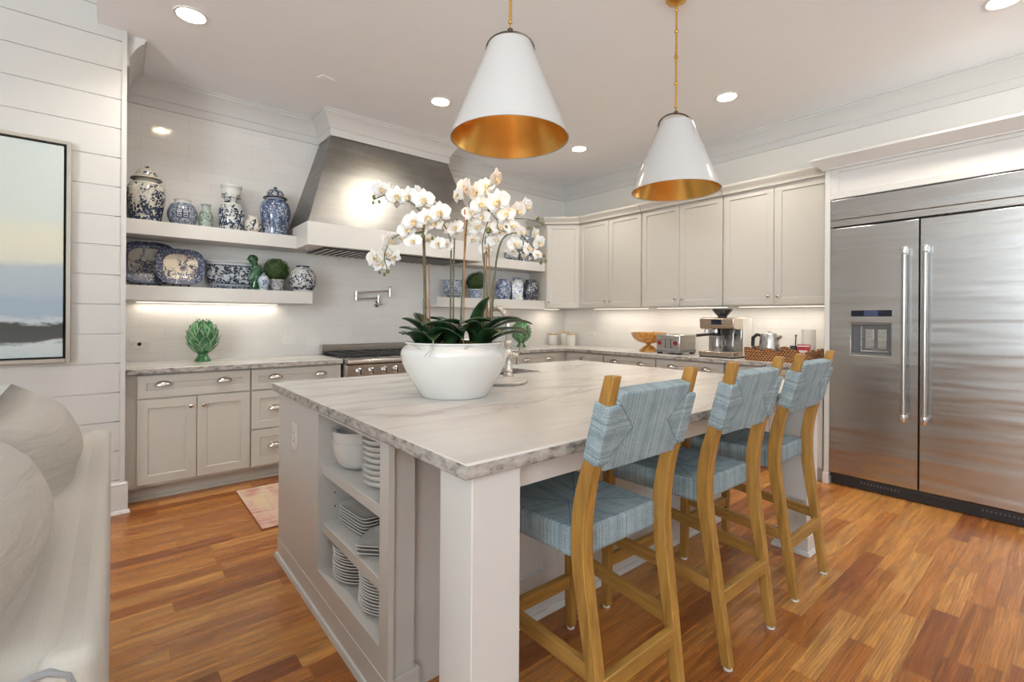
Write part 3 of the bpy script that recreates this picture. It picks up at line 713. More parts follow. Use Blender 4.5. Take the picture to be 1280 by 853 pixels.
# dishes in the open shelf
def bowl_mesh(R, H, foot):
    p = [(foot, 0), (foot+.002, .004)]; n = 10
    for k in range(n+1): a = k/n*pi/2; p.append((foot+(R-foot)*sin(a)**.85, .005+(H-.005)*(1-cos(a)) if k < n else H))
    p += [(R+.003, H-.003), (R+.003, H+.002), (R-.004, H+.002)]
    for k in range(n, -1, -1): a = k/n*pi/2; p.append((max(.0005, foot-.006+(R-.010-foot)*sin(a)**.85) if k else .0005, .012+(H-.012)*(1-cos(a))))
    return B().lathe(p, 36, cap=False)
ME = bowl_mesh(.106, .115, .05)
for k, (z, lab) in enumerate(((.632, 'white bowl standing on the top island shelf, under the other bowl'), (.676, 'white bowl nested on top of another bowl in the island shelf'))):
    o = add('bowl', ME, WHITECER, loc=(.803, 1.984, z)); tag(o, lab, 'bowl', 'bowls on the top island shelf')
def plate_mesh(R, h=.014, n=None):
    p = [(R*.62, 0), (R*.64, .002), (R*.80, h*.45), (R, h*.9), (R+.001, h), (R-.002, h+.002), (R*.80, h*.6), (R*.60, .005), (.0005, .004)]
    return B().lathe(p, 48, n=n)
def stack(proto, x, y, z0, n, dz, labs, group, rz=0, jit=.002):
    R = random.Random(int(x*1000+y*77))
    for k in range(n):
        o = proto if k == 0 else proto.copy()
        if k: COL.objects.link(o)
        o.location = (x+R.uniform(-jit, jit), y+R.uniform(-jit, jit), z0+k*dz); o.rotation_euler = (0, 0, rz+R.uniform(-.03, .03))
        what, where = labs
        ordn = ('bottom', 'second', 'third', 'fourth', 'fifth', 'sixth', 'seventh', 'eighth', 'ninth', 'tenth', 'eleventh', 'twelfth')[k]
        tag(o, ('%s, lowest of the stack %s' if k == 0 else '%s, topmost of the stack %s' if k == n-1 else '%s, '+ordn+' from below in the stack %s') % (what, where), 'plate', group)
stack(add('side_plate', bowl_mesh(.088, .03, .045), WHITECER), .800, 1.70, .632, 9, .0215, ('shallow white dish', 'beside the two bowls'), 'shallow dishes beside the bowls')
stack(add('square_plate', plate_mesh(.125, .014, 7), GREYCER), .875, 1.955, .384, 6, .0125, ('square grey plate', 'of six'), 'square plates on the middle island shelf', rz=.1)
stack(add('square_plate', plate_mesh(.085, .014, 7), GREYCER), .80, 1.72, .384, 3, .0135, ('small square grey plate', 'of three'), 'small square plates on the middle island shelf', rz=.78)
stack(add('dinner_plate', plate_mesh(.132, .017), WHITECER), .828, 1.958, .187, 11, .0118, ('round plate', 'on the lowest shelf, range side'), 'dinner plates in the far lowest stack')
stack(add('dinner_plate', plate_mesh(.128, .017), WHITECER), .826, 1.688, .187, 12, .0112, ('round plate', 'on the lowest shelf, stool side'), 'dinner plates in the near lowest stack')

# ------------------------------------------------------------------ bar stools
def lerp(a, b, k): return tuple(a[i]+(b[i]-a[i])*k for i in range(3))
def make_stool(label):
    t = thing('bar_stool', label, 'bar stool', (0, 0, 0), group='bar stools along the island')
    # origin on the floor midway between the feet; +y faces the island
    tops = []
    for s in (-1, 1):
        ft, bd, tp = (s*.183, -.262, .006), (s*.200, -.168, .675), (s*.197, -.285, 1.115)
        def q(c, a, bb): return [(c[0]-a/2,c[1]-bb/2,c[2]),(c[0]+a/2,c[1]-bb/2,c[2]),(c[0]+a/2,c[1]+bb/2,c[2]),(c[0]-a/2,c[1]+bb/2,c[2])]
        ft = (ft[0], ft[1], .012)
        ctl = [ft, lerp(ft, bd, .45), lerp(ft, bd, .86), lerp(bd, tp, .18), lerp(bd, tp, .55), tp]
        wd = [(.033, .033), (.038, .039), (.043, .047), (.042, .046), (.038, .039), (.034, .033)]
        P = [ctl[0]]+ctl+[ctl[-1]]; W_ = [wd[0]]+wd+[wd[-1]]; rings = []
        def cr(p0, p1, p2, p3, f): return .5*(2*p1+(p2-p0)*f+(2*p0-5*p1+4*p2-p3)*f*f+(3*p1-p0-3*p2+p3)*f**3)
        for i in range(1, len(P)-2):
            for k in range(5):
                f = k/5; rings.append(q(tuple(cr(P[i-1][d], P[i][d], P[i+1][d], P[i+2][d], f) for d in range(3)), *(cr(W_[i-1][d], W_[i][d], W_[i+1][d], W_[i+2][d], f) for d in range(2))))
        rings.append(q(ctl[-1], *wd[-1]))
        l = add('leg', B().loft(rings), OAK, t, bev=.003, smooth=30)
        add('foot_glide', B().lathe([(.014, 0), (.0165, .002), (.0165, .010), (.012, .013)], 14, (ft[0], ft[1], 0)), WHITECER, l)
        fb, ftp = (s*.226, .258, .012), (s*.216, .252, .672)
        l = add('leg', B().bar(fb, ftp, .033, .033, .042, .042), OAK, t, bev=.003)
        add('foot_glide', B().lathe([(.014, 0), (.0165, .002), (.0165, .010), (.012, .013)], 14, (fb[0], fb[1], 0)), WHITECER, l)
        add('side_stretcher', B().loft([[(s*.196-.011, -.212, .262), (s*.196+.011, -.212, .262), (s*.196+.011, -.212, .308), (s*.196-.011, -.212, .308)],
                                        [(s*.222-.011, .255, .292), (s*.222+.011, .255, .292), (s*.222+.011, .255, .338), (s*.222-.011, .255, .338)]]), OAKY, t, bev=.002)
    add('rear_stretcher', B().box(-.185, .185, -.246, -.222, .222, .272), OAKX, t, bev=.002)
    add('front_stretcher', B().box(-.218, .218, .243, .268, .178, .228), OAKX, t, bev=.002)
    # seat: wider at the front, slightly dished, the corners notched round the legs
    def seat():
        n = 16; rings = []
        b = B()
        def top(i, j):
            v = j; y = -.163+.418*v; hw = .196+.022*v; x = (2*i-1)*hw
            d = .010*(1-(2*i-1)**2)*(1-(2*v-1)**2)*1.6
            return (x, y, .657-d)
        def bot(i, j):
            p = top(i, j); return (p[0], p[1], .572)
        m = n+1
        vs = [top(i/n, j/n) for i in range(m) for j in range(m)]+[bot(i/n, j/n) for i in range(m) for j in range(m)]
        N_ = m*m; fs = []
        for i in range(n):
            for j in range(n):
                a = i*m+j; fs.append((a, a+m, a+m+1, a+1)); fs.append((N_+a, N_+a+1, N_+a+m+1, N_+a+m))
        for j in range(n):
            for i in (0, n): a = i*m+j; fs.append((a, a+1, N_+a+1, N_+a))
            for k in (0, n): a = j*m+k; fs.append((a, a+m, N_+a+m, N_+a))
        return B(Matrix.Translation((0, -.045, -.615))).add(vs, fs)
    add('seat', seat(), ROPESEAT, t, bev=.012, bseg=3, smooth=40, loc=(0, .045, .615))
    # woven back: centre panel between the posts plus wraps round both posts
    ang = atan2(.117, .44); zc = .965; yc = -.168-.117*(zc-.675)/.44
    b = B().box(-.178, .178, -.024, .020, -.122, .112)
    def wrap(s):
        x0, x1 = (s*.220, s*.165); return (min(x0, x1), max(x0, x1))
    for s in (-1, 1):
        x0, x1 = wrap(s); b.box(x0, x1, -.0285, .0265, -.098, .076)
    add('backrest', b, ROPEBACK, t, bev=.007, bseg=3, smooth=40, loc=(0, yc, zc), rot=(ang, 0, 0))
    return t
st0 = make_stool('blue woven bar stool nearest the square post, at the near end of the island')
SYC = 1.088
st0.location = (1.215, SYC, 0)
dup(st0, (1.895, SYC, 0), label='blue woven bar stool in the middle of the row of three')
dup(st0, (2.548, SYC+.012, 0), label='blue woven bar stool closest to the refrigerator')

# ------------------------------------------------------------------ pendants
def make_pendant(label):
    t = thing('pendant_lamp', label, 'pendant lamp', (0, 0, 0), group='pendant lamps over the island')
    # origin at the middle of the shade rim
    zt = .388; top = ZC-2.0
    add('canopy', B().lathe([(.0005, top-.032), (.018, top-.030), (.05, top-.022), (.06, top-.010), (.062, top), (.0005, top)], 32), BRASS, t)
    b = B()
    sh = add('lamp_shade', B().lathe([(.240, 0), (.243, .001), (.243, .004), (.092, zt-.006), (.088, zt), (.080, zt+.003), (.02, zt+.004), (.02, zt+.001), (.078, zt), (.085, zt-.006), (.2385, .002)], 64, cap=False), SHADEW, t, smooth=50)
    add('shade_lining', B().lathe([(.2375, .0025), (.0845, zt-.008), (.077, zt-.002), (.02, zt-.001)], 64, cap=False), BRASS, sh, smooth=50)
    b = B()   # yoke over the top of the shade
    b.tube([(.097*cos(pi*k/16), 0, zt-.016+.072*sin(pi*k/16)) for k in range(17)], .0048, 8)
    for s in (-1, 1): b.ball((s*.096, 0, zt-.016), .007, 10, 6)
    b.lathe([(.01, zt+.053), (.012, zt+.057), (.012, zt+.065), (.006, zt+.069)], 14)
    add('yoke', b, BRONZE, t)
    z = zt+.071; L = top-.03-z
    b = B(); 
    def link(bb, zz): bb.torus((0, 0, zz), .010, .0028, 'X', 16, 6)
    segs = [(0, .05), (.05, .47), (.47, .53), (.53, .93), (.93, 1)]
    r = B()
    for z0, z1 in ((z+.02, z+L*.47), (z+L*.53, z+L-.035)):
        r.tube([(0, 0, z0), (0, 0, z1)], .0062, 12); r.ball((0, 0, (z0+z1)/2), .0115, 12, 8); r.ball((0, 0, z0+.004), .009, 12, 8); r.ball((0, 0, z1-.004), .009, 12, 8)
    add('rod', r, BRASS, t)
    for zz in (z+.008, z+L*.485, z+L*.515, z+L-.022): link(b, zz)
    b.torus((0, 0, z+L*.5), .010, .0028, 'Y', 16, 6); b.torus((0, 0, z+L-.008), .010, .0028, 'Y', 16, 6)
    add('chain_links', b, BRASS, t)
    s = add('socket', B().lathe([(.018, zt-.01), (.02, zt-.03), (.02, zt-.085), (.014, zt-.09)], 20), BRASS, t)
    add('bulb', B().ball((0, 0, zt-.125), .03, 16, 10, sz=1.15), BULB, t)
    return t
def pend_light(x, y):
    l = bpy.data.lights.new('pendant_light', 'POINT'); l.energy = P_PEND; l.color = (1, .82, .58); l.shadow_soft_size = .03
    o = bpy.data.objects.new('pendant_light', l); COL.objects.link(o); o.location = (x, y, 2.0+.21)
p0 = make_pendant('white cone pendant with gold lining, nearer the sofa, above the orchid')
p0.location = (1.245, 1.52, 2.0); p0.rotation_euler = (0, 0, -.69)
dup(p0, (2.45, 1.50, 1.995), rz=-.75, label='white cone pendant with gold lining, nearer the refrigerator')
pend_light(1.245, 1.52); pend_light(2.45, 1.50)

# recessed ceiling lights
def downlight(loc, label):
    t = thing('recessed_light', label, 'ceiling light', loc, group='recessed ceiling lights')
    add('trim_ring', B().lathe([(.092, 0), (.09, -.006), (.076, -.007), (.070, -.001)], 40, cap=False), PLASTIC, t)
    add('lens', B().lathe([(.0705, -.0015), (.0005, -.0015)], 40), GLOW, t)
    area('downlight', (loc[0], loc[1], loc[2]-.012), (0, 0, 0), .13, .13, P_DOWN, WARM, spread=radians(130), shape='DISK')
for x, y, lab in ((.349, 3.493, 'round recessed light near the shiplap wall, above the ginger jars'), (2.114, 3.507, 'round recessed light in front of the zinc hood'),
                  (3.84, 3.506, 'round recessed light near the far ceiling corner, between the pendants'), (3.863, 1.90, 'round recessed light above the wall cabinets near the refrigerator'),
                  (3.895, .308, 'round recessed light at the ceiling edge above the refrigerator')):
    downlight((x, y, ZC), lab)
t = thing('ceiling_vent', 'small flat white vent plate on the ceiling before the hood', 'vent', (1.24, 3.75, ZC), rz=.3)
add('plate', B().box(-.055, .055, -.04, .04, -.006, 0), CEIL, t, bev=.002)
add('slots', B().box(-.04, .04, -.022, -.018, -.0075, -.005).box(-.04, .04, -.002, .002, -.0075, -.005).box(-.04, .04, .018, .022, -.0075, -.005), PLASTIC, t, smooth=0)

# outlets
def outlet(label, O, U, Nn, w, h, n=1):
    t = thing('wall_outlet', label, 'outlet', O, group='white wall outlets')
    M = frame(O, U, Nn)
    add('cover_plate', B(M).box(-w/2, w/2, -.007, 0, -h/2, h/2), PLASTIC, t, world=True, bev=.003)
    for k in range(n):
        u = (k-(n-1)/2)*.046; vert = h > w
        f = B(M); q = B(M)
        cs = [(u-.02, 0), (u+.02, 0)] if not vert else [(0, -.02), (0, .02)]
        for cu, cv in cs:
            f.lathe([(.0155, -.0068), (.0155, -.009), (.0005, -.009)], 18, (cu, 0, cv), 'Y')
            for d in (-.005, .005): q.box(cu+(d if vert else -.004), cu+(d+.0018 if vert else .004), -.0096, -.0088, cv+(-.004 if vert else d), cv+(.004 if vert else d+.0018))
        o = add('receptacle', f, PLASTIC, t, world=True); add('slots', q, GAP, o, world=True, smooth=0)
outlet('double white outlet on the tile near the shiplap corner', (.148, YB, 1.05), (1,0,0), (0,-1,0), .12, .08, 2)
outlet('single white outlet on the tile just left of the range', (1.232, YB, 1.052), (1,0,0), (0,-1,0), .12, .085, 1)
outlet('white outlet on the right wall tile between canisters and amber bowl', (XR-.004, 4.16, 1.075), (0,-1,0), (-1,0,0), .125, .06, 1)
outlet('white outlet on the end panel of the island', (BX0, 2.43, .692), (0,-1,0), (-1,0,0), .075, .12, 1)

# pot filler
t = thing('pot_filler', 'folded nickel pot filler on the tile above the range', 'pot filler', (2.07, YB, 1.405))
add('wall_flange', B().lathe([(.032, 0), (.032, -.008), (.018, -.014), (.014, -.05), (.0005, -.052)], 20, axis='Y').tube([(0, -.045, -.012), (0, -.045, .07)], .012, 12).lathe([(.016, .055), (.016, .085), (.0005, .088)], 14, (0, -.045, 0)), NICKEL, t)
a = add('lower_arm', B().tube([(0, -.045, .062), (-.235, -.055, .045)], .009, 12), NICKEL, t)
add('joint', B().lathe([(.0005, .028), (.014, .03), (.014, .122), (.0005, .124)], 16, (-.235, -.055, 0)), NICKEL, a)
a = add('upper_arm', B().tube([(-.235, -.055, .107), (.10, -.10, .135)], .009, 12).lathe([(.0005, .09), (.015, .092), (.015, .155), (.0005, .157)], 16, (.10, -.10, 0)).tube([(.10, -.10, .10), (.10, -.10, .075)], .010, 12), NICKEL, t)
add('valve_handle', B().tube([(.10, -.10, .155), (.10, -.10, .175)], .004, 8).tube([(.08, -.10, .175), (.12, -.10, .178)], .004, 8), NICKEL, a)
add('valve_handle', B().tube([(-.03, -.075, .0), (.03, -.075, .0)], .005, 8).ball((0, -.07, 0), .017, 12, 8), NICKEL, t)

# ------------------------------------------------------------------ porcelain on the shelves
def smoothprof(pts, n=6):
    """Catmull-Rom through (r, z) points"""
    out = []; P = [pts[0]]+pts+[pts[-1]]
    for i in range(1, len(P)-2):
        for k in range(n):
            t = k/n; q = []
            for d in (0, 1):
                a, b_, c, e = P[i-1][d], P[i][d], P[i+1][d], P[i+2][d]
                q.append(.5*(2*b_+(c-a)*t+(2*a-5*b_+4*c-e)*t*t+(3*b_-a-3*c+e)*t**3))
            out.append((max(q[0], .0005), q[1]))
    return out+[pts[-1]]
def neck_in(prof, rr, zi):
    """turn the profile into the mouth so the vessel is open"""
    r, z = prof[-1]
    return prof+[(r-rr*.5, z+rr*.3), (r-rr, z), (r-rr, z-zi*.5), (r-rr*.9, z-zi), (.0005, z-zi)]
RS = lambda x: .80+.095*min(1, max(0, (x-.2)/.9))
ZU, ZW = SU1+.0005, SL1+.0005
def vessel(name, label, cat, loc, prof, m, group='blue and white porcelain beside the hood', seg=40, open_=None, base=True, rz=0):
    t = thing(name, label, cat, loc, group=group, rz=rz)
    if loc[0] < 1.6 and loc[2] > 1.2: t.scale = (RS(loc[0]), RS(loc[0]), 1)
    p = neck_in(prof, *open_) if open_ else prof+[(.0005, prof[-1][1])]
    add('body', B().lathe([(.0005, 0), (prof[0][0]-.004, 0)]+p, seg), m, t, smooth=60)
    return t
# big lidded temple jar
mt = porcelain('temple jar glaze', [(0, 0), (.03, .5), (.86, 0)], base=(.66,.63,.55), s1=9, s2=34, t1=.45, seed=1, grad=.22)
mg = porcelain('jar lid glaze', [(0, 1), (.06, 0), (.2, .5), (.62, 0)], base=(.66,.62,.53), s1=16, s2=50, t1=.52, seed=2)
ZB = plain('brown unglazed rim', (.20, .14, .08), .6)
t = vessel('ginger_jar', 'largest lidded blue and white jar, at the shiplap end of the upper shelf', 'ginger jar', (.180, 4.515, ZU),
    smoothprof([(.115, 0), (.120, .012), (.118, .035), (.130, .10), (.148, .19), (.147, .24), (.125, .285), (.092, .305), (.090, .325)]), mt)
l = add('lid', B().lathe(smoothprof([(.118, .322), (.121, .328), (.112, .336), (.088, .348), (.078, .375), (.050, .398), (.020, .405)], 5)+[(.0005, .405)], 40), mg, t, smooth=60)
add('rim_line', B().torus((0, 0, .324), .119, .0035, 'Z', 40, 6), ZB, l)
add('finial', B().lathe(smoothprof([(.016, .403), (.014, .410), (.020, .418), (.017, .428), (.008, .435)], 4)+[(.0005, .436)], 16), mg, l)
# round jar with a lattice character
mj = porcelain('speckled jar glaze', [(0, 0), (.02, .5), (.86, 0)], base=(.62,.62,.61), dk=(.03,.05,.11), md=(.13,.18,.29), s1=30, s2=95, t1=.40, seed=3)
pj = smoothprof([(.085, 0), (.098, .02), (.121, .075), (.119, .12), (.095, .165), (.070, .182), (.068, .200), (.072, .205)])
t = vessel('porcelain_jar', 'round speckled blue jar with a square white double-character motif', 'jar', (.405, 4.52, ZU), pj, mj, open_=(.008, .05), rz=-.09)
def patch(b, prof, a0, a1, z0, z1, off):
    """thin raised patch that follows a turned body"""
    def R(z):
        for (r0, q0), (r1, q1) in zip(prof, prof[1:]):
            if q0 <= z <= q1 and q1 > q0: return r0+(r1-r0)*(z-q0)/(q1-q0)
        return prof[-1][0]
    n = 4; f = lambda i, j: ((R(z0+(z1-z0)*j)+off)*sin(a0+(a1-a0)*i), -(R(z0+(z1-z0)*j)+off)*cos(a0+(a1-a0)*i), z0+(z1-z0)*j)
    return b.grid(f, n, 4)
NAVY = plain('navy painted glaze', (.02, .035, .10), .15, coat=.3)
GLAZE = plain('white painted glaze', (.66, .66, .64), .15, coat=.3)
mo = add('motif_panel', patch(B(), pj, -.42, .42, .055, .150, .0012), NAVY, t, smooth=60)
b = B()
for s in (-1, 1):
    c = s*.205; hw = .16
    for z, wd in ((.144, .8), (.136, 1), (.128, .5), (.117, .95), (.106, .95), (.098, 1), (.082, .9), (.066, .9)): patch(b, pj, c-hw*wd, c+hw*wd, z-.0022, z+.0022, .0022)
    for a in (0, -.75, .75): 
        patch(b, pj, c+hw*a-.012, c+hw*a+.012, .104 if a else .128, .119 if a else .150, .0022); 
        if a: patch(b, pj, c+hw*a-.012, c+hw*a+.012, .066, .083, .0022)
add('motif', b, GLAZE, mo, smooth=60)
# celadon vase
mc = porcelain('celadon glaze', [(0, 0), (.12, .5), (.68, 0)], base=(.36,.41,.37), dk=(.08,.13,.09), md=(.20,.27,.20), s1=22, s2=60, t1=.47, seed=4)
vessel('celadon_vase', 'small grey-green vase between the speckled jar and the tall vase', 'vase', (.560, 4.52, ZU),
    smoothprof([(.050, 0), (.054, .012), (.062, .06), (.058, .105), (.046, .135), (.034, .158), (.033, .178), (.042, .190), (.045, .196)]), mc, open_=(.007, .06))
# tall vase with flared neck
mv = porcelain('tall vase glaze', [(0, 0), (.03, .5), (.56, 0), (.60, .5), (.80, 0)], base=(.64,.65,.62), s1=10, s2=40, t1=.47, seed=5, grad=.15)
vessel('porcelain_vase', 'tall blue and white vase with wide mouth and narrow neck', 'vase', (.737, 4.52, ZU),
    smoothprof([(.088, 0), (.092, .01), (.105, .06), (.112, .13), (.106, .185), (.080, .222), (.062, .242), (.062, .285), (.072, .325), (.084, .352), (.090, .362), (.090, .378)]), mv, open_=(.008, .10))
# small round jar
ms = porcelain('small jar glaze', [(0, 0), (.10, .5), (.82, 0)], base=(.66,.62,.55), s1=12, s2=34, t1=.54, seed=6)
vessel('porcelain_jar', 'small squat white jar with a grey landscape, beside the tall vase', 'jar', (.893, 4.50, ZU),
    smoothprof([(.050, 0), (.056, .01), (.076, .05), (.076, .085), (.055, .118), (.044, .126), (.044, .143)]), ms, open_=(.006, .04))
# lidded dark jar
md_ = porcelain('dark lidded jar glaze', [(0, 0), (.02, .5), (.94, 0)], base=(.42,.46,.52), dk=(.02,.035,.09), md=(.09,.14,.26), s1=9, s2=40, t1=.41, seed=7)
t = vessel('ginger_jar', 'tall dark blue lidded jar next to the hood mantel', 'ginger jar', (1.066, 4.50, ZU),
    smoothprof([(.100, 0), (.106, .012), (.112, .06), (.130, .16), (.134, .23), (.124, .275), (.095, .302), (.082, .308), (.080, .325)]), md_)
l = add('lid', B().lathe(smoothprof([(.103, .322), (.106, .328), (.098, .334), (.080, .340), (.074, .372), (.054, .394), (.020, .402)], 5)+[(.0005, .402)], 40), porcelain('dark lid glaze', [(0, 1), (.1, .5), (.95, 0)], base=(.40,.42,.45), s1=20, s2=50, t1=.46, seed=8), t, smooth=60)
add('rim_line', B().torus((0, 0, .324), .104, .0038, 'Z', 40, 6), BRONZE, l)
add('finial', B().lathe(smoothprof([(.011, .400), (.009, .407), (.018, .414), (.016, .421), (.006, .426)], 4)+[(.0005, .427)], 16), md_, l)

# platters on easels
def rr_ring(hx, hy, n, e=3.2):
    return [(hx*math.copysign(abs(cos(2*pi*k/n))**(2/e), cos(2*pi*k/n)), hy*math.copysign(abs(sin(2*pi*k/n))**(2/e), sin(2*pi*k/n))) for k in range(n)]
def platter(label, loc, hx, hy, tilt, rz, centre, border, seed):
    """origin on the shelf under the dish; face towards -y"""
    t = thing('platter', label, 'platter', loc, rz=rz, group='willow style platters on easels')
    M = Matrix.Translation((0, 0, .018)) @ Matrix.Rotation(-tilt, 4, 'X') @ Matrix.Translation((0, 0, hy))
    n = 64; R = lambda f, y: [(p[0]*f, y, p[1]*f) for p in rr_ring(hx, hy, n)]
    bd = B(M).loft([R(.50, .012), R(.66, .012), R(.74, .008), R(.99, -.008), R(1.0, -.011), R(.985, -.013), R(.76, -.0), R(.71, .003)], False)
    add('rim', bd, border, t, smooth=60)
    ce = B(M).loft([R(.712, .003), R(.69, .0055), R(.0005, .0062)], False)
    o = add('well', ce, centre, t, smooth=60)
    return t
def willow(name, cream, seed, t1, sc):
    m = N(name); c = m.co(loc=(seed, seed*2, seed*.7)); s = m.n('SeparateXYZ', {0: m.n('TexCoord').outputs['Generated']})
    gx, gz = s.outputs[0], s.outputs[2]
    big = m.noise(c, sc, 4, .6, 1.2); big = m.math('ADD', big, m.math('MULTIPLY', m.math('SUBTRACT', .5, gz), .22)); big = m.math('ADD', big, m.math('MULTIPLY', m.math('SUBTRACT', gx, .5), .18))
    vo = m.n('TexVoronoi', {'Vector': c, 'Scale': 110}).outputs['Distance']
    f = m.math('MULTIPLY', m.math('GREATER_THAN', big, t1), m.math('LESS_THAN', vo, .62))
    band = m.math('LESS_THAN', m.math('ABSOLUTE', m.math('SUBTRACT', m.noise(c, sc*2.3, 4, .6, 2), .5)), .014)
    f = m.math('MAXIMUM', f, m.math('MULTIPLY', band, m.math('GREATER_THAN', big, t1-.08)))
    m.p(Base_Color=m.mix(f, cream, m.mix(m.noise(c, 40, 2), (.012,.016,.04), (.045,.06,.12))), Roughness=.4); m.b.inputs['Coat Weight'].default_value = .06
    return m.m
def border_mat(name, seed):
    m = N(name); c = m.co(loc=(seed, 0, seed)); v = m.n('TexVoronoi', {'Vector': c, 'Scale': 120}).outputs['Distance']; n_ = m.noise(c, 60, 3)
    f = m.math('GREATER_THAN', m.math('ADD', v, m.math('MULTIPLY', n_, .5)), .99)
    m.p(Base_Color=m.mix(f, m.mix(n_, (.016,.022,.055), (.05,.066,.13)), (.36,.38,.44)), Roughness=.4); m.b.inputs['Coat Weight'].default_value = .06
    return m.m
def easel(label, loc, rz, w, tilt):
    t = thing('plate_easel', label, 'plate stand', loc, rz=rz, group='black plate easels on the lower shelf')
    b = B()
    for s in (-1, 1):
        a = add('arm', B().tube([(s*w, -.040, .016), (s*w, -.036, .004), (s*w, .0, .004), (s*w, .03, .006), (s*w*.6, .03+.11*sin(tilt)+.008, .12)], .0035, 8), BLACK, t)
    add('rear_leg', B().tube([(0, .03+.11*sin(tilt)+.008, .12), (0, .105, .004)], .0035, 8).tube([(-w*.6, .03+.11*sin(tilt)+.008, .12), (w*.6, .03+.11*sin(tilt)+.008, .12)], .0035, 8), BLACK, t)
T1 = .20
platter('larger blue willow platter, half behind the other, at the shiplap end', (.205, 4.545, ZW), .182, .166, T1, .05, willow('dark willow well', (.42,.38,.32), 3, .45, 15), border_mat('dark willow rim', 2), 1)
easel('black easel under the larger platter', (.205, 4.545, ZW), .05, .06, T1)
platter('smaller cream-centred blue platter standing in front of the larger one', (.390, 4.435, ZW), .156, .142, T1, -.05, willow('cream willow well', (.66,.58,.45), 8, .51, 16), border_mat('blue willow rim', 5), 2)
easel('black easel under the smaller cream-centred platter', (.390, 4.435, ZW), -.05, .05, T1)

# oblong footed planter
def oblong(name, label, loc, hx, hy, H, m, mfoot, rz=0):
    t = thing(name, label, 'planter', loc, rz=rz, group='blue and white porcelain beside the hood')
    n = 48; e = 4
    R = lambda fx, z: [(p[0], p[1], z) for p in rr_ring(hx+fx, hy+fx, n, e)]
    fz = H*.16
    b = B().loft([R(-.035, fz), R(-.014, fz+.02), R(-.004, fz+.07), R(-.004, H-.035), R(-.001, H-.012), R(.016, H-.008), R(.017, H), R(-.006, H), R(-.012, H-.04), R(-.04, H-.04)], True)
    add('body', b, m, t, smooth=50)
    add('foot', B().loft([R(-.036, 0), R(-.034, fz*.9), R(-.030, fz)], True), mfoot, t, smooth=50)
    add('rim', B().loft([R(.0168, H-.0075), R(.0185, H-.004), R(.0178, H+.001), R(-.0055, H+.001)], False), GLAZE, t, smooth=50)
    return t
mp = porcelain('oblong planter glaze', [(0, 0), (.05, 1), (.08, .5), (.80, 1), (.84, 0)], base=(.58,.62,.66), s1=11, s2=40, t1=.45, seed=11)
mpf = porcelain('planter foot glaze', [(0, 0), (.15, .5), (.85, 0)], base=(.45,.5,.55), s1=40, s2=90, t1=.42, seed=12)
oblong('porcelain_planter', 'oblong blue and white footed planter between the platters and the green bird', (.752, 4.598, ZW), .182, .055, .236, mp, mpf)

# green glazed bird
GREEN = N('green leaf glaze'); _c = GREEN.co(); GREEN.p(Base_Color=GREEN.ramp(GREEN.noise(_c, 30, 3), [(.35, (.006,.035,.014)), (.6, (.02,.11,.035)), (.8, (.06,.20,.07))]), Roughness=.12); GREEN.b.inputs['Coat Weight'].default_value = .5; GREEN.bump(GREEN.noise(_c, 50, 3), .3, .006); GREEN = GREEN.m
t = thing('bird_figurine', 'dark green glazed bird figurine standing behind the tiny lidded jar', 'figurine', (.900, 4.478, ZW), group='green ceramic ornaments on the lower shelf')
rings = []
for k in range(15):
    f = k/14; z = .02+.275*f; yy = .010*sin(f*3); xx = .004+.016*sin(f*4.2)-.014*max(0, f-.6)/.4
    r = [.036,.040,.044,.047,.049,.048,.044,.037,.030,.026,.028,.035,.037,.031,.008][k]
    rings.append([(xx+r*cos(2*pi*j/20)*.9, yy*.4+r*.86*sin(2*pi*j/20), z) for j in range(20)])
add('body', B().loft(rings), GREEN, t, smooth=80)
add('head', B().ball((-.008, .006, .262), .037, 18, 12, 1.1, .9, .95), GREEN, t, smooth=80)
for s_ in (-1, 1): add('wing', B(Matrix.Translation((.010, .010+s_*.034, .13)) @ Matrix.Rotation(.30, 4, 'Y')).ball((0, 0, 0), .062, 16, 10, .62, .22, 1.25), GREEN, t, smooth=80)
add('beak', B().loft([[(-.030, .012*cos(a)+.002, .262+.012*sin(a)) for a in [2*pi*j/10 for j in range(10)]], [(-.052, .006*cos(a)+.002, .256+.006*sin(a)) for a in [2*pi*j/10 for j in range(10)]], [(-.062, .002+.001*cos(a), .245+.001*sin(a)) for a in [2*pi*j/10 for j in range(10)]]]), GREEN, t, smooth=80)
add('tail', B().loft([[(.02+.014*cos(a), .02+.008*sin(a), .10) for a in [2*pi*j/12 for j in range(12)]], [(.024+.018*cos(a), .03+.008*sin(a), .05) for a in [2*pi*j/12 for j in range(12)]], [(.028+.014*cos(a), .034+.005*sin(a), .003) for a in [2*pi*j/12 for j in range(12)]]]), GREEN, t, smooth=80)
add('perch', B().lathe([(.036, 0), (.038, .006), (.034, .02), (.03, .024)], 20), GREEN, t)
# tiny lidded jar
mi = porcelain('tiny jar glaze', [(0, 0), (.12, .5), (.86, 0)], base=(.60,.66,.70), dk=(.03,.08,.22), md=(.12,.24,.42), s1=26, s2=60, t1=.47, seed=13)
t = vessel('ginger_jar', 'tiny pale blue lidded jar in front of the green bird', 'ginger jar', (.958, 4.405, ZW), smoothprof([(.030, 0), (.032, .006), (.036, .02), (.052, .062), (.051, .084), (.038, .098), (.030, .100)]), mi)
l = add('lid', B().lathe(smoothprof([(.044, .099), (.044, .104), (.036, .112), (.018, .128), (.008, .134)], 4)+[(.0005, .146)], 24), mi, t, smooth=60)
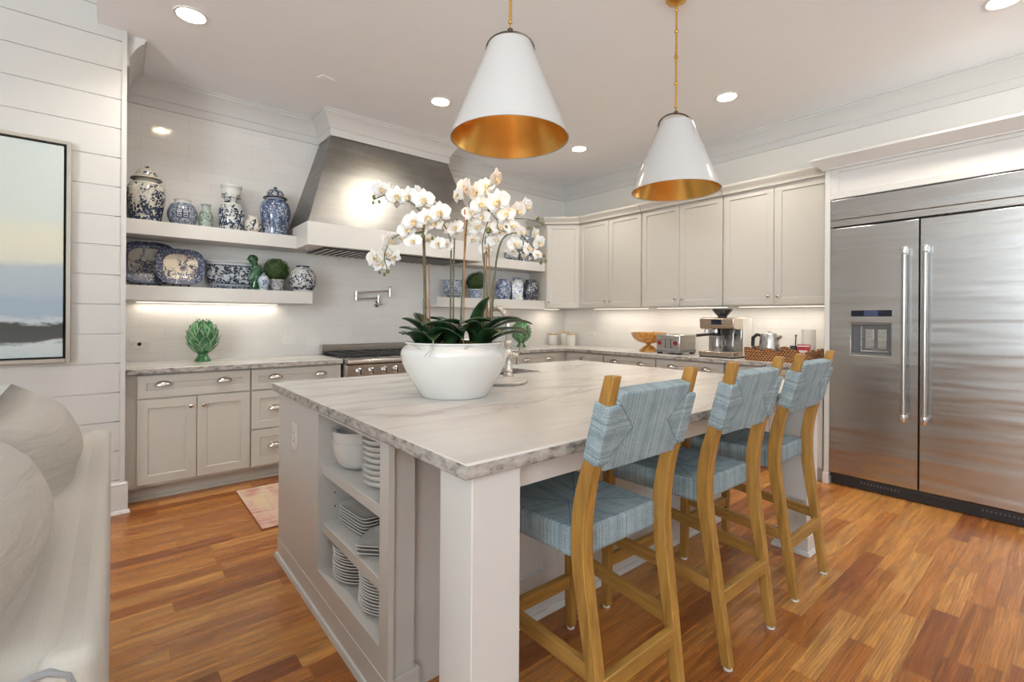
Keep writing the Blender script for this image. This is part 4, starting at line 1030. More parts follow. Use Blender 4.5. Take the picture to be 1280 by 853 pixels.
# topiary balls
def leaf_mat(name, c0, c1, c2):
    m = N(name); f = m.noise(m.co(), 55, 2)
    m.p(Base_Color=m.ramp(f, [(.3, c0), (.52, c1), (.72, c2)]), Roughness=.5); return m.m
BOX = leaf_mat('boxwood leaves', (.008,.026,.004), (.025,.07,.010), (.09,.13,.018))
def leafball(b, c, r, n, R, sz=.011, sq=1.0):
    for k in range(n):
        z = 1-2*(k+.5)/n; a = k*2.39996; q = sqrt(1-z*z); d = Vector((q*cos(a), q*sin(a), z*sq))
        rr = r*R.uniform(.90, 1.03); p = Vector(c)+d*rr
        t1_ = d.orthogonal().normalized(); t1_.rotate(Matrix.Rotation(R.uniform(0, 6.28), 3, d)); t2 = d.cross(t1_)
        l = sz*R.uniform(.8, 1.3); up = d*l*R.uniform(.1, .7)
        A = p-t1_*l*.5; Bp = p+t2*l*.38+up*.5; C = p+t1_*l*.7+up; D = p-t2*l*.38+up*.5; E = p+up*.25
        b.add([tuple(A), tuple(Bp), tuple(C), tuple(D), tuple(E)], [(0,1,4), (1,2,4), (2,3,4), (3,0,4)])
def topiary(label, loc, rb, pot_r, pot_h, m, seed, bump_=False):
    t = thing('topiary', label, 'topiary', loc, group='boxwood topiaries in porcelain pots')
    add('pot', B().lathe([(.0005, 0), (pot_r*.86, 0), (pot_r*.9, .004), (pot_r*1.0, pot_h*.55), (pot_r*.96, pot_h*.85), (pot_r*1.03, pot_h*.92), (pot_r*1.03, pot_h), (pot_r*.9, pot_h), (pot_r*.88, pot_h-.012), (.0005, pot_h-.012)], 36), m, t, smooth=50)
    R = random.Random(seed); b = B(); c = (0, 0, pot_h+rb*.80)
    b.ball(c, rb*.90, 24, 16); leafball(b, c, rb, 1500, R)
    if bump_: leafball(b, (rb*.55, 0, pot_h+rb*1.55), rb*.45, 300, R)
    o = add('foliage', b, BOX, t, smooth=0); o['kind'] = 'stuff'
    return t
mtp = porcelain('topiary pot glaze', [(0, 1), (.06, .5), (.88, 0)], base=(.55,.55,.52), dk=(.04,.05,.09), md=(.16,.19,.26), s1=24, s2=60, t1=.47, seed=14)
topiary('round boxwood ball in a small patterned pot on the lower left shelf', (1.070, 4.47, ZW), .100, .060, .098, mtp, 1)
mr = porcelain('round blossom jar glaze', [(0, 0), (.06, .5), (.88, .5), (.93, 1)], base=(.62,.62,.62), s1=13, s2=42, t1=.48, seed=15, grad=.15)
vessel('porcelain_jar', 'round blue blossom jar at the range end of the lower left shelf', 'jar', (1.286, 4.46, ZW), smoothprof([(.085, 0), (.090, .010), (.120, .06), (.127, .115), (.110, .170), (.076, .205), (.064, .212), (.064, .228)]), mr, open_=(.007, .05))

# right hand shelves
ma = porcelain('blue lattice bowl glaze', [(0, 0), (.08, 1), (.12, .5), (.93, 0)], base=(.60,.63,.66), dk=(.02,.05,.16), md=(.10,.18,.36), s1=15, s2=55, t1=.46, seed=16)
oblong('porcelain_planter', 'oblong blue and white planter at the open end of the lower right shelf', (2.905, 4.51, ZW), .115, .085, .205, ma, mpf)
mb = porcelain('topiary bowl glaze', [(0, 0), (.08, .5), (.80, 1), (.86, 0)], base=(.55,.6,.66), dk=(.02,.05,.16), md=(.10,.18,.36), s1=24, s2=60, t1=.46, seed=17)
topiary('boxwood clump in a blue bowl behind the orchid stems', (3.19, 4.50, ZW), .105, .073, .108, mb, 2, True)
mB = porcelain('blue blossom vase glaze', [(0, 0), (.03, .5), (.95, 1)], base=(.50,.55,.62), dk=(.015,.03,.10), md=(.08,.14,.30), s1=16, s2=48, t1=.44, seed=18)
vessel('porcelain_jar', 'dark blue blossom jar left of the square caddy', 'jar', (3.60, 4.50, ZW), smoothprof([(.070, 0), (.074, .01), (.088, .06), (.095, .14), (.085, .20), (.060, .232), (.055, .245)]), mB, open_=(.006, .05))
t = thing('tea_caddy', 'square blue and white porcelain caddy between two dark jars', 'jar', (3.81, 4.50, ZW), rz=-.5, group='blue and white porcelain beside the hood')
mC = porcelain('square caddy glaze', [(0, 0), (.02, .5), (.97, 0)], base=(.60,.60,.56), dk=(.02,.04,.12), md=(.10,.16,.30), s1=11, s2=45, t1=.50, seed=19)
add('body', B().frus((-.068, .068, -.068, .068, 0), (-.074, .074, -.074, .074, .225)).frus((-.074, .074, -.074, .074, .225), (-.045, .045, -.045, .045, .25)), mC, t, bev=.006)
add('lid', B().lathe([(.048, .245), (.05, .25), (.05, .275), (.044, .282), (.0005, .286)], 28), mB, t)
mD = porcelain('dark jar glaze', [(0, 0), (.02, .5), (.86, 1), (.90, .5)], base=(.40,.40,.40), dk=(.012,.014,.025), md=(.06,.07,.10), s1=14, s2=50, t1=.38, seed=20)
vessel('porcelain_jar', 'dark charcoal patterned jar against the corner wall cabinet', 'jar', (4.045, 4.50, ZW), smoothprof([(.080, 0), (.085, .01), (.102, .08), (.106, .15), (.096, .205), (.072, .235), (.066, .245), (.070, .262)]), mD, open_=(.007, .05))
t = vessel('ginger_jar', 'lidded blue and white jar on the upper right shelf, behind the flowers', 'ginger jar', (3.95, 4.50, ZU), smoothprof([(.080, 0), (.085, .01), (.100, .09), (.118, .17), (.112, .225), (.080, .258), (.070, .265)]), porcelain('far jar glaze', [(0, 0), (.03, .5), (.95, 0)], base=(.55,.56,.56), s1=12, s2=44, t1=.44, seed=21))
add('lid', B().lathe(smoothprof([(.082, .262), (.084, .268), (.072, .278), (.060, .315), (.025, .34), (.012, .352)], 4)+[(.0005, .36)], 28), mB, t, smooth=60)
add('stand', B().lathe([(.085, -.0), (.088, .004), (.086, .012)], 28), RUBBER, t)
vessel('porcelain_bowl', 'low blue and white bowl on the upper right shelf, beside the lidded jar', 'bowl', (3.70, 4.47, ZU), smoothprof([(.045, 0), (.048, .008), (.075, .04), (.095, .085), (.098, .095)]), porcelain('far bowl glaze', [(0, 0), (.1, .5), (.9, 0)], base=(.58,.6,.6), s1=18, s2=50, t1=.44, seed=22), open_=(.006, .06))

# ceramic artichokes
ARTI = N('artichoke green glaze'); _c = ARTI.co(); _n = ARTI.noise(_c, 14, 4); ARTI.p(Base_Color=ARTI.ramp(_n, [(.3, (.010,.055,.020)), (.5, (.035,.17,.055)), (.72, (.10,.30,.12))]), Roughness=.12); ARTI.b.inputs['Coat Weight'].default_value = .6; ARTI = ARTI.m
EDGE = plain('pale glaze edge', (.50, .58, .42), .2, coat=.4)
def artichoke(label, loc, H, rz=0, k_=1):
    t = thing('ceramic_artichoke', label, 'ornament', loc, rz=rz, group='green ceramic artichokes on the counters'); t.scale = (k_, k_, 1)
    k = H/.33
    body = smoothprof([(.062, 0), (.066, .006), (.058, .02), (.040, .05), (.060, .075), (.098, .12), (.110, .18), (.098, .245), (.06, .295), (.02, .318)])
    add('core', B().lathe([(.0005, 0)]+[(r*k*.97, z*k) for r, z in body]+[(.0005, .32*k)], 28), ARTI, t, smooth=60)
    def R(z):
        for (r0, q0), (r1, q1) in zip(body, body[1:]):
            if q0 <= z <= q1: return r0+(r1-r0)*(z-q0)/(q1-q0+1e-9)
        return .01
    for row, (z0, n, L, wd) in enumerate(((.075, 8, .075, .050), (.115, 9, .085, .056), (.16, 9, .085, .054), (.205, 8, .08, .048), (.245, 7, .07, .040), (.28, 5, .05, .030))):
        for j in range(n):
            a0 = 2*pi*(j+(row%2)*.5)/n
            def f(u, v, off=.0):
                x = (2*u-1); z = z0+L*v; wv = wd*(1-v)**.75*(1.0 if v > .0 else .9)*(1-.25*(1-v)**3)
                rr = R(min(z, .315))+.006+.020*v**2.2+off-.006*x*x
                aa = a0+x*wv/max(.05, R(z0+L*.3)); return (rr*k*cos(aa), rr*k*sin(aa), z*k-.004*x*x)
            o = add('bract', B().grid(f, 6, 6), ARTI, t, smooth=60, solid=.004)
            if row < 5:
                e = [f(0+.5*i/6, 0+i/6, .002) for i in range(7)]; e = [f(0, .02+.96*i/7, .002) for i in range(8)]+[f(1, .98-.96*i/7, .002) for i in range(8)]
                add('edge', B().tube(e, .0016, 5), EDGE, o)
    return t
artichoke('green ceramic artichoke on the left counter, between outlet and range', (.535, 4.44, .9145), .335, .2, .88)
artichoke('green ceramic artichoke on the far counter, past the faucet', (3.84, 4.44, .9145), .325, .5)

# ------------------------------------------------------------------ things on the right counter
CZ = .9145
CAN = plain('cream canister', (.70, .68, .63), .35, bump=.2, bs=120)
for lab, x, y, h in (('cream canister nearest the far artichoke, wooden lid', 4.50, 4.555, .150), ('cream canister with wooden lid nearest the wall outlet', 4.58, 4.30, .155), ('cream canister at the back between its two neighbours', 4.68, 4.50, .175)):
    t = thing('canister', lab, 'canister', (x, y, CZ), group='three cream canisters in the corner')
    add('body', B().lathe([(.0005, 0), (.056, 0), (.060, .005), (.060, h-.02), (.057, h-.014)], 28), CAN, t, smooth=50)
    add('lid', B().lathe([(.058, h-.014), (.062, h-.012), (.062, h), (.058, h+.004), (.0005, h+.004)], 28), WOODLID, t)
AMBER = N('amber faceted glass'); _v = AMBER.n('TexVoronoi', {'Vector': AMBER.co(), 'Scale': 38}).outputs['Distance']
AMBER.p(Base_Color=AMBER.ramp(_v, [(.1, (.55,.19,.02)), (.5, (.75,.36,.07)), (.8, (.85,.58,.24))]), Roughness=.12); AMBER.b.inputs['Transmission Weight'].default_value = .35; AMBER.bump(_v, .5, .01); AMBER = AMBER.m
t = thing('pedestal_bowl', 'amber glass pedestal fruit bowl on the right counter', 'bowl', (4.50, 3.07, CZ), group='glassware on the right counter')
add('bowl', B().lathe(smoothprof([(.02, .085), (.06, .092), (.12, .112), (.165, .150), (.188, .200), (.190, .208)])+[(.184, .209), (.16, .158), (.11, .12), (.05, .10), (.0005, .098)], 44), AMBER, t, smooth=60)
add('stem', B().lathe(smoothprof([(.018, .068), (.022, .072), (.027, .080), (.02, .090)]), 24), AMBER, t)
add('foot', B().lathe(smoothprof([(.098, 0), (.098, .006), (.085, .025), (.05, .055), (.018, .069)]), 36), AMBER, t, smooth=60)
t = thing('toaster', 'boxy stainless toaster with two red knobs', 'toaster', (4.44, 2.70, CZ), rz=0)
# local x points to the wall, front at -x
add('shell', B().box(-.15, .15, -.135, .135, .04, .20), STEEL, t, bev=.012, bseg=3)
add('base', B().box(-.152, .152, -.137, .137, .018, .042), GREYPLAS, t, bev=.003)
for x in (-.12, .12):
    for y in (-.11, .11): add('foot', B().box(x-.025, x+.025, y-.018, y+.018, 0, .02), RUBBER, t, bev=.003)
add('slot', B().box(-.12, .12, -.06, -.03, .1985, .2015).box(-.12, .12, .03, .06, .1985, .2015), BLACK, t, smooth=0)
add('front_plate', B().box(-.1535, -.148, -.118, .118, .052, .188), STEEL, t, bev=.003)
for y in (-.09, .09):
    o = add('knob', B().lathe([(.022, -.153), (.022, -.166), (.019, -.172), (.0005, -.172)], 20, (0, y, .115), 'X'), RED, t); add('bezel', B().lathe([(.026, -.1535), (.026, -.158), (.022, -.158)], 20, (0, y, .115), 'X'), CHROME, o)
o = add('lever', B().box(-.172, -.152, -.055, .045, .158, .170), STEEL, t, bev=.003)
add('lever_track', B().box(-.156, -.152, -.038, -.032, .06, .155).box(-.156, -.152, .022, .028, .06, .155), BLACK, o, smooth=0)
# espresso machine; local -x is its front, +y towards the toaster
COFFEE = steel('warm brushed steel', (.55, .47, .39), .26, (420, 1.3, 420), .05)
t = thing('espresso_machine', 'steel espresso machine with black bean hopper', 'coffee machine', (4.46, 2.19, CZ)); t.scale = (1, .97, .915)
add('drip_base', B().box(-.20, .16, -.17, .17, .012, .062), COFFEE, t, bev=.006)
add('foot', B().box(-.195, .155, -.165, .165, 0, .014), RUBBER, t, bev=.003)
add('drip_grid', B().box(-.19, -.03, -.14, .14, .0615, .065), STEEL, t, smooth=0)
add('rear_body', B().box(-.02, .16, -.165, .165, .06, .40), STEEL, t, bev=.01)
hd = add('head', B().prism([(-.16, .285), (-.185, .30), (-.192, .395), (-.17, .405), (.165, .405), (.165, .285)], lambda x, z: (x, -.168, z), lambda x, z: (x, .168, z)), COFFEE, t, bev=.008, bseg=3)
add('side_panel', B().box(-.01, .165, -.174, -.166, .02, .402), PLASTIC, t, bev=.004)
add('touch_screen', B().box(-.1935, -.186, -.052, .048, .335, .388), SCREEN, hd, bev=.002)
add('steam_dial', B().lathe([(.022, .168), (.022, .186), (.018, .19), (.0005, .19)], 20, (-.09, 0, .35), 'Y'), CHROME, hd)
hp = add('bean_hopper', B().lathe([(.040, .405), (.044, .425), (.052, .432), (.088, .478), (.092, .482), (.092, .492), (.086, .496), (.0005, .496)], 32, (-.03, .02, 0)), RUBBER, t)
add('group_head', B().lathe([(.036, .245), (.04, .25), (.04, .29)], 24, (-.10, .045, 0)), CHROME, t)
pf = add('portafilter', B().lathe([(.0005, .218), (.034, .22), (.041, .226), (.041, .25), (.0005, .25)], 24, (-.10, .045, 0)), RUBBER, t)
add('handle', B().tube([(-.14, .055, .235), (-.19, .09, .232), (-.27, .15, .222)], [.011, .013, .016], 12), RUBBER, pf)
add('grinder_cradle', B().box(-.15, -.02, -.11, -.04, .235, .285).box(-.14, -.06, -.095, -.055, .19, .236), RUBBER, t, bev=.006)
add('tamper', B().lathe([(.0005, .25), (.026, .252), (.026, .285)], 20, (-.12, .128, 0)), CHROME, t)
add('steam_wand', B().tube([(-.12, -.14, .29), (-.15, -.145, .25), (-.155, -.145, .10)], .006, 10), CHROME, t)
j = thing('milk_jug', 'small steel milk jug standing on the coffee machine drip tray', 'jug', (4.345, 2.215, CZ+.0600))
add('body', B().lathe([(.0005, 0), (.040, 0), (.043, .004), (.046, .05), (.042, .10), (.045, .125), (.043, .125), (.040, .10), (.04, .02), (.0005, .01)], 28), STEEL, j, smooth=50)
add('handle', B().tube([(0, -.044, .105), (0, -.075, .10), (0, -.078, .06), (0, -.046, .035)], .005, 8), STEEL, j)

# woven tray with wavy rim
def weave():
    m = N('woven seagrass'); c = m.co(); s = m.n('SeparateXYZ', {0: c}); z = s.outputs[2]
    u = m.math('ADD', s.outputs[0], s.outputs[1])
    row = m.math('SINE', m.math('MULTIPLY', z, 2*pi/.016)); tw = m.math('SINE', m.math('ADD', m.math('MULTIPLY', u, 2*pi/.026), m.math('MULTIPLY', m.math('FLOOR', m.math('MULTIPLY', z, 62.5)), pi)))
    f = m.math('ADD', m.math('MULTIPLY', m.math('ADD', row, tw), .2), m.noise(c, 60, 4, .7))
    m.p(Base_Color=m.ramp(f, [(.2, (.05,.016,.006)), (.5, (.24,.085,.022)), (.75, (.50,.25,.085))]), Roughness=.6); m.bump(m.math('ADD', row, tw), .5, .004); return m.m
WEAVE = weave()
t = thing('woven_tray', 'brown woven tray with scalloped rim holding the kettle', 'tray', (4.40, 1.655, CZ), rz=.035)
TX, TY, TH = .175, .245, .115
def wavy(n0, n1, A0, A1, hole=False, ph=0):
    """side wall from A0 to A1 with a scalloped top"""
    n = 28; b = B(); d = Vector((A1[0]-A0[0], A1[1]-A0[1])); L = d.length; d = d.normalized(); nn = Vector((d.y, -d.x))*.006
    vs = []; 
    for i in range(n+1):
        f = i/n; q = Vector(A0)+d*L*f; h = TH-.012+.014*sin(f*pi*n0+ph)
        for s in (-1, 1):
            vs.append((q.x+nn.x*s, q.y+nn.y*s, 0)); vs.append((q.x*1.03+nn.x*s, q.y*1.03+nn.y*s, h))
    fs = []
    for i in range(n):
        a = i*4; e = a+4; fs += [(a, e, e+1, a+1), (a+2, a+3, e+3, e+2), (a+1, e+1, e+3, a+3), (a, a+2, e+2, e)]
    fs += [(0, 1, 3, 2), (n*4, n*4+2, n*4+3, n*4+1)]
    return b.add(vs, fs)
add('side', wavy(6, 0, (-TX, TY), (-TX, -TY), ph=.5), WEAVE, t, smooth=50); add('side', wavy(6, 0, (TX, TY), (TX, -TY), ph=.5), WEAVE, t, smooth=50)
add('end', wavy(3, 0, (-TX, -TY), (TX, -TY), ph=.6), WEAVE, t, smooth=50); add('end', wavy(3, 0, (-TX, TY), (TX, TY), ph=.6), WEAVE, t, smooth=50)
add('bottom', B().box(-TX, TX, -TY, TY, .0, .006), WEAVE, t, smooth=0)
add('handle', B().torus((0, -TY*1.03-.002, .085), .028, .006, 'Y', 20, 8), WEAVE, t); add('handle', B().torus((0, TY*1.03+.002, .085), .028, .006, 'Y', 20, 8), WEAVE, t)
TZ = CZ+.007
t = thing('kettle', 'steel kettle with black curved handle standing in the woven tray', 'kettle', (4.40, 1.775, TZ), rz=-.12)
add('body', B().lathe([(.0005, .012), (.088, .012), (.088, .03), (.080, .12), (.070, .205), (.066, .214), (.0005, .216)], 40), STEEL, t, smooth=40)
add('lid', B().lathe([(.062, .213), (.060, .224), (.03, .232), (.012, .234), (.012, .244), (.0005, .246)], 28), STEEL, t)
add('handle', B().tube([(0, .066, .205), (0, .11, .215), (0, .145, .185), (0, .148, .12), (0, .125, .06), (0, .084, .04)], [.012, .015, .016, .015, .013, .010], 12), RUBBER, t)
add('spout', B().loft([[(.016*cos(a), -.070+.004*sin(a), .19+.024*sin(a)) for a in [2*pi*k/12 for k in range(12)]], [(.008*cos(a), -.108+.004*sin(a), .207+.008*sin(a)) for a in [2*pi*k/12 for k in range(12)]]]), STEEL, t)
add('power_base', B().lathe([(.0005, 0), (.092, 0), (.092, .010), (.086, .013), (.0005, .013)], 32), RUBBER, t)
t = thing('grinder', 'small black jar with a thin upright rod, in the tray beside the kettle', 'grinder', (4.42, 1.585, TZ))
add('jar', B().lathe([(.0005, 0), (.028, 0), (.030, .004), (.030, .12), (.026, .128), (.0005, .13)], 24), RUBBER, t)
add('rod', B().tube([(0, -.012, .128), (.0, -.016, .215)], .005, 8).ball((0, -.016, .215), .008, 10, 6), BLACK, t)
t = thing('paper_roll', 'plain white paper roll standing at the refrigerator end of the tray', 'paper roll', (4.50, 1.50, TZ))
add('roll', B().lathe([(.018, 0), (.050, 0), (.051, .004), (.051, .262), (.050, .266), (.018, .266), (.018, .0)], 32, cap=False), CARTON, t, smooth=40)
add('core', B().lathe([(.0178, .0), (.0178, .264), (.016, .264), (.016, 0)], 24, cap=False), WOODLID, t)
REDP = plain('red packet', (.42, .03, .035), .35); PINK = plain('pale packet print', (.70, .62, .60), .4)
t = thing('snack_packet', 'red and pale packet propped in front of the paper roll', 'packet', (4.36, 1.49, TZ), rz=.1)
add('pouch', B().loft([[(-.008, -.045, 0), (.008, -.045, 0), (.008, .045, 0), (-.008, .045, 0)], [(-.016, -.046, .05), (.016, -.046, .05), (.016, .046, .05), (-.016, .046, .05)], [(-.003, -.048, .145), (.003, -.048, .145), (.003, .048, .145), (-.003, .048, .145)]]), REDP, t, bev=.002)
add('print', B(Matrix.Translation((-.0135, 0, .085)) @ Matrix.Rotation(radians(7.8), 4, 'Y')).box(-.001, .001, -.03, .03, -.02, .012), PINK, t)
add('stripe', B(Matrix.Translation((-.007, 0, .13)) @ Matrix.Rotation(radians(7.8), 4, 'Y')).box(-.001, .001, -.044, .044, -.004, .006), PINK, t)

# ------------------------------------------------------------------ rug, painting, sofa
RUG = N('woven rug'); _c = RUG.co(); _a = RUG.noise(RUG.co(scale=(3, 26, 1)), 1.6, 5, .65, .6); _b = RUG.noise(RUG.co(scale=(9, 2, 1)), 1.2, 3)
_r1 = RUG.ramp(_a, [(.36, (.55,.30,.27)), (.46, (.66,.56,.44)), (.56, (.62,.46,.18)), (.66, (.68,.60,.48))])
_r2 = RUG.ramp(_a, [(.36, (.42,.16,.13)), (.5, (.60,.36,.30)), (.62, (.66,.54,.42))])
RUG.p(Base_Color=RUG.mix(RUG.ramp(_b, [(.42, 0), (.58, 1)]), _r1, _r2), Roughness=.95); RUG.bump(RUG.noise(_c, 300, 2), .6, .004); RUG = RUG.m
t = thing('rug', 'faded pink and mustard runner rug on the floor by the range', 'rug', (1.75, 3.52, 0))
add('pile', B().box(-1.07, 1.07, -.40, .40, .0006, .009), RUG, t, bev=.003)
add('binding', B().tube([(-1.07, -.40, .005), (1.07, -.40, .005), (1.07, .40, .005), (-1.07, .40, .005), (-1.07, -.40, .005)], .0044, 6), plain('rug binding', (.40, .17, .13), .9), t)
def painting_mat():
    m = N('abstract landscape'); ge = m.n('TexCoord').outputs['Generated']; s = m.n('SeparateXYZ', {0: ge}); z = s.outputs[2]
    n1 = m.noise(m.co(scale=(2.2, 1, 7)), 1.6, 6, .65, .5); n2 = m.noise(m.co(scale=(8, 1, 3)), 3, 5, .7)
    f = m.math('ADD', z, m.math('MULTIPLY', m.math('SUBTRACT', n1, .5), .10)); f = m.math('ADD', f, m.math('MULTIPLY', m.math('SUBTRACT', n2, .5), .02))
    col = m.ramp(f, [(0, (.42,.50,.53)), (.055, (.50,.56,.57)), (.075, (.06,.065,.06)), (.15, (.045,.05,.05)), (.165, (.48,.53,.55)), (.19, (.30,.38,.46)), (.27, (.30,.38,.47)), (.30, (.36,.43,.49)), (.42, (.38,.44,.48)), (.46, (.60,.60,.50)), (.56, (.63,.62,.50)), (.66, (.55,.60,.56)), (1, (.52,.58,.56))])
    m.p(Base_Color=col, Roughness=.55); m.bump(n2, .15, .004); return m.m
t = thing('painting', 'large abstract landscape painting in a thin silver frame on shiplap', 'painting', (-.93, 3.964, 1.65))
PX, PZ = .726, .665
b = B()
for x0, x1, z0, z1 in ((-PX, -PX+.022, -PZ, PZ), (PX-.022, PX, -PZ, PZ), (-PX+.022, PX-.022, -PZ, -PZ+.022), (-PX+.022, PX-.022, PZ-.022, PZ)): b.box(x0, x1, -.045, -.001, z0, z1)
add('frame', b, plain('champagne silver frame', (.42, .39, .34), .35, .6), t, bev=.002)
add('shadow_gap', B().box(-PX+.02, PX-.02, -.012, -.002, -PZ+.02, PZ-.02), GAP, t, smooth=0)
add('canvas', B().box(-PX+.034, PX-.034, -.038, -.012, -PZ+.034, PZ-.034), painting_mat(), t, bev=.002)

# sofa seen along its back
t = thing('sofa', 'grey linen sofa with plump back cushions, seen along its back', 'sofa', (-.45, 1.4, 0))
def rbox(x0, x1, y0, y1, z0, z1, r): return B().box(x0, x1, y0, y1, z0, z1)
add('back_frame', rbox(-.075, -.008, .80, 2.34, .10, .845, .02), LINEN, t, world=True, bev=.022, bseg=4, smooth=60)
add('back_pad', B().frus((-.215, -.055, .815, 2.29, .30), (-.155, -.042, .815, 2.27, .855)), LINEN, t, world=True, bev=.035, bseg=5, smooth=60)
b = B().tube([(-.032, .845, .12), (-.032, .806, .12)]+[(-.032, .803, .30+.05*k) for k in range(10)]+[(-.034, .803, .80), (-.042, .803, .822), (-.06, .803, .832)]+[(-.075-.010*k, .803, .832-.004*k) for k in range(8)]+[(-.165, .803, .78), (-.178, .803, .70), (-.19, .803, .5)], .005, 8)
add('piping', b, PIPING, t, world=True)
add('side_arm', rbox(-.95, -.075, 2.18, 2.36, .10, .64, .02), LINEN, t, world=True, bev=.03, bseg=4, smooth=60)
add('base_frame', rbox(-.95, -.09, .82, 2.2, .10, .30, .02), LINEN, t, world=True, bev=.02, smooth=60)
add('seat_cushion', rbox(-.97, -.25, .82, 1.50, .30, .47, .02), LINEN, t, world=True, bev=.05, bseg=5, smooth=60)
add('seat_cushion', rbox(-.97, -.25, 1.51, 2.18, .30, .47, .02), LINEN, t, world=True, bev=.05, bseg=5, smooth=60)
for x in (-.9, -.06):
    for y in (.9, 2.26): add('leg', B().frus((x-.02, x+.02, y-.02, y+.02, 0), (x-.028, x+.028, y-.028, y+.028, .10)), OAK, t, world=True, bev=.003)
def cushion(c, hx, hy, hz, lean, yaw):
    """plump pillow: thin in x, wide in y, tall in z"""
    M = Matrix.Translation(c) @ Matrix.Rotation(yaw, 4, 'Z') @ Matrix.Rotation(lean, 4, 'Y'); n = 20
    b = B(M); R = random.Random(3)
    def f(s):
        def g(i, j):
            y = 2*i-1; z = 2*j-1
            e = max(0, (1-abs(y)**3.0))*max(0, (1-abs(z)**4.0)); th = e**.45
            wr = (.006*sin(13*z+2*y)+.004*sin(23*z-3*y))*(1-abs(y)**3)*(1-abs(z)**4)
            sq = 1-.06*(1-abs(z)**2)*abs(y)**4
            return (s*(hx*th+wr), hy*y*(1-.09*(z*z)), hz*z*(1-.13*y**4))
        return g
    b.grid(f(1), n, n); b.grid(f(-1), n, n); return b
for c, lean, yaw in (((-.285, 1.75, .80), .26, .05), ((-.298, 1.06, .803), .25, -.03)):
    o = add('back_cushion', cushion(c, .19, .345, .285, lean, yaw), CUSHION, t, world=True, smooth=180, sub=1)
    m_ = o.modifiers.new('weld', 'WELD'); m_.merge_threshold = .002
    o.modifiers.move(1, 0)

# ------------------------------------------------------------------ orchid arrangement
# local axes: x across the view from the sofa side, y away from it, z up from the counter
OP = (1.198, 1.851, .9155)
t = thing('potted_orchids', 'tall white moth orchids in a wide white ceramic bowl on the island', 'potted plant', OP, rz=-.6936)
pot = smoothprof([(.150, 0), (.155, .006), (.172, .035), (.205, .090), (.232, .145), (.241, .185), (.236, .208), (.222, .222), (.214, .228), (.218, .234), (.224, .238), (.224, .243)], 6)
add('pot', B().lathe([(.0005, 0)]+pot+[(.216, .244), (.208, .238), (.206, .22), (.200, .205), (.0005, .203)], 72), WHITECER, t, smooth=60)
MOSS = N('moss'); _c = MOSS.co(); MOSS.p(Base_Color=MOSS.ramp(MOSS.noise(_c, 40, 4, .7), [(.3, (.02,.03,.006)), (.55, (.09,.11,.02)), (.75, (.18,.19,.05))]), Roughness=.95); MOSS.bump(MOSS.noise(_c, 120, 4, .7), .8, .01); MOSS = MOSS.m
R = random.Random(5)
def moss(i, j):
    r = .206*i; a = 2*pi*j; h = .214+.028*(.5+.5*sin(5*a+r*40))*(1-i*.5)+.012*sin(9*a+60*r)
    return (r*cos(a), r*sin(a), h if i < .999 else .208)
o = add('moss', B().grid(moss, 14, 60), MOSS, t, smooth=60); o['kind'] = 'stuff'
def leafm(name, c0, c1):
    m = N(name); g = m.n('SeparateXYZ', {0: m.n('TexCoord').outputs['Generated']}); n = m.noise(m.co(), 18, 3)
    m.p(Base_Color=m.ramp(n, [(.35, c0), (.7, c1)]), Roughness=.32); m.b.inputs['Coat Weight'].default_value = .15; return m.m
LEAF = leafm('orchid leaf', (.006,.022,.008), (.022,.062,.018)); LEAF2 = leafm('orchid leaf underside', (.05,.06,.02), (.09,.10,.035))
def leaf(base, dirn, L, W, rise, droop, m=None, roll=0):
    """strap leaf with a folded midrib that rises then bends over"""
    L *= 1.06; W *= 1.12; rise = rise*.72+.52; droop *= 1.0; base = (base[0]*.93, base[1]*.93, base[2]+.022); d = Vector((dirn[0], dirn[1], 0)).normalized(); sd = Vector((-d.y, d.x, 0)); n, k = 14, 6
    pts = []; p = Vector(base); ang = rise
    for i in range(n+1):
        pts.append((p.copy(), ang)); ang -= droop/n; p += (d*cos(ang)+Zv*sin(ang))*L/n
    def f(i, j):
        q, a = pts[min(n, int(round(i*n)))]; x = 2*j-1
        wd = W*(max(.05, sin(pi*min(1, (i*.90+.09))**.95))**.62 if i < 1 else .10)
        up = (-d*sin(a)+Zv*cos(a)); s2_ = sd*cos(roll)+up*sin(roll); u2 = up*cos(roll)-sd*sin(roll)
        return tuple(q+s2_*x*wd*.5+u2*(abs(x)**1.4*wd*.22))
    return add('leaf', B().grid(f, n, k), m or LEAF, t, smooth=80, solid=.0035)
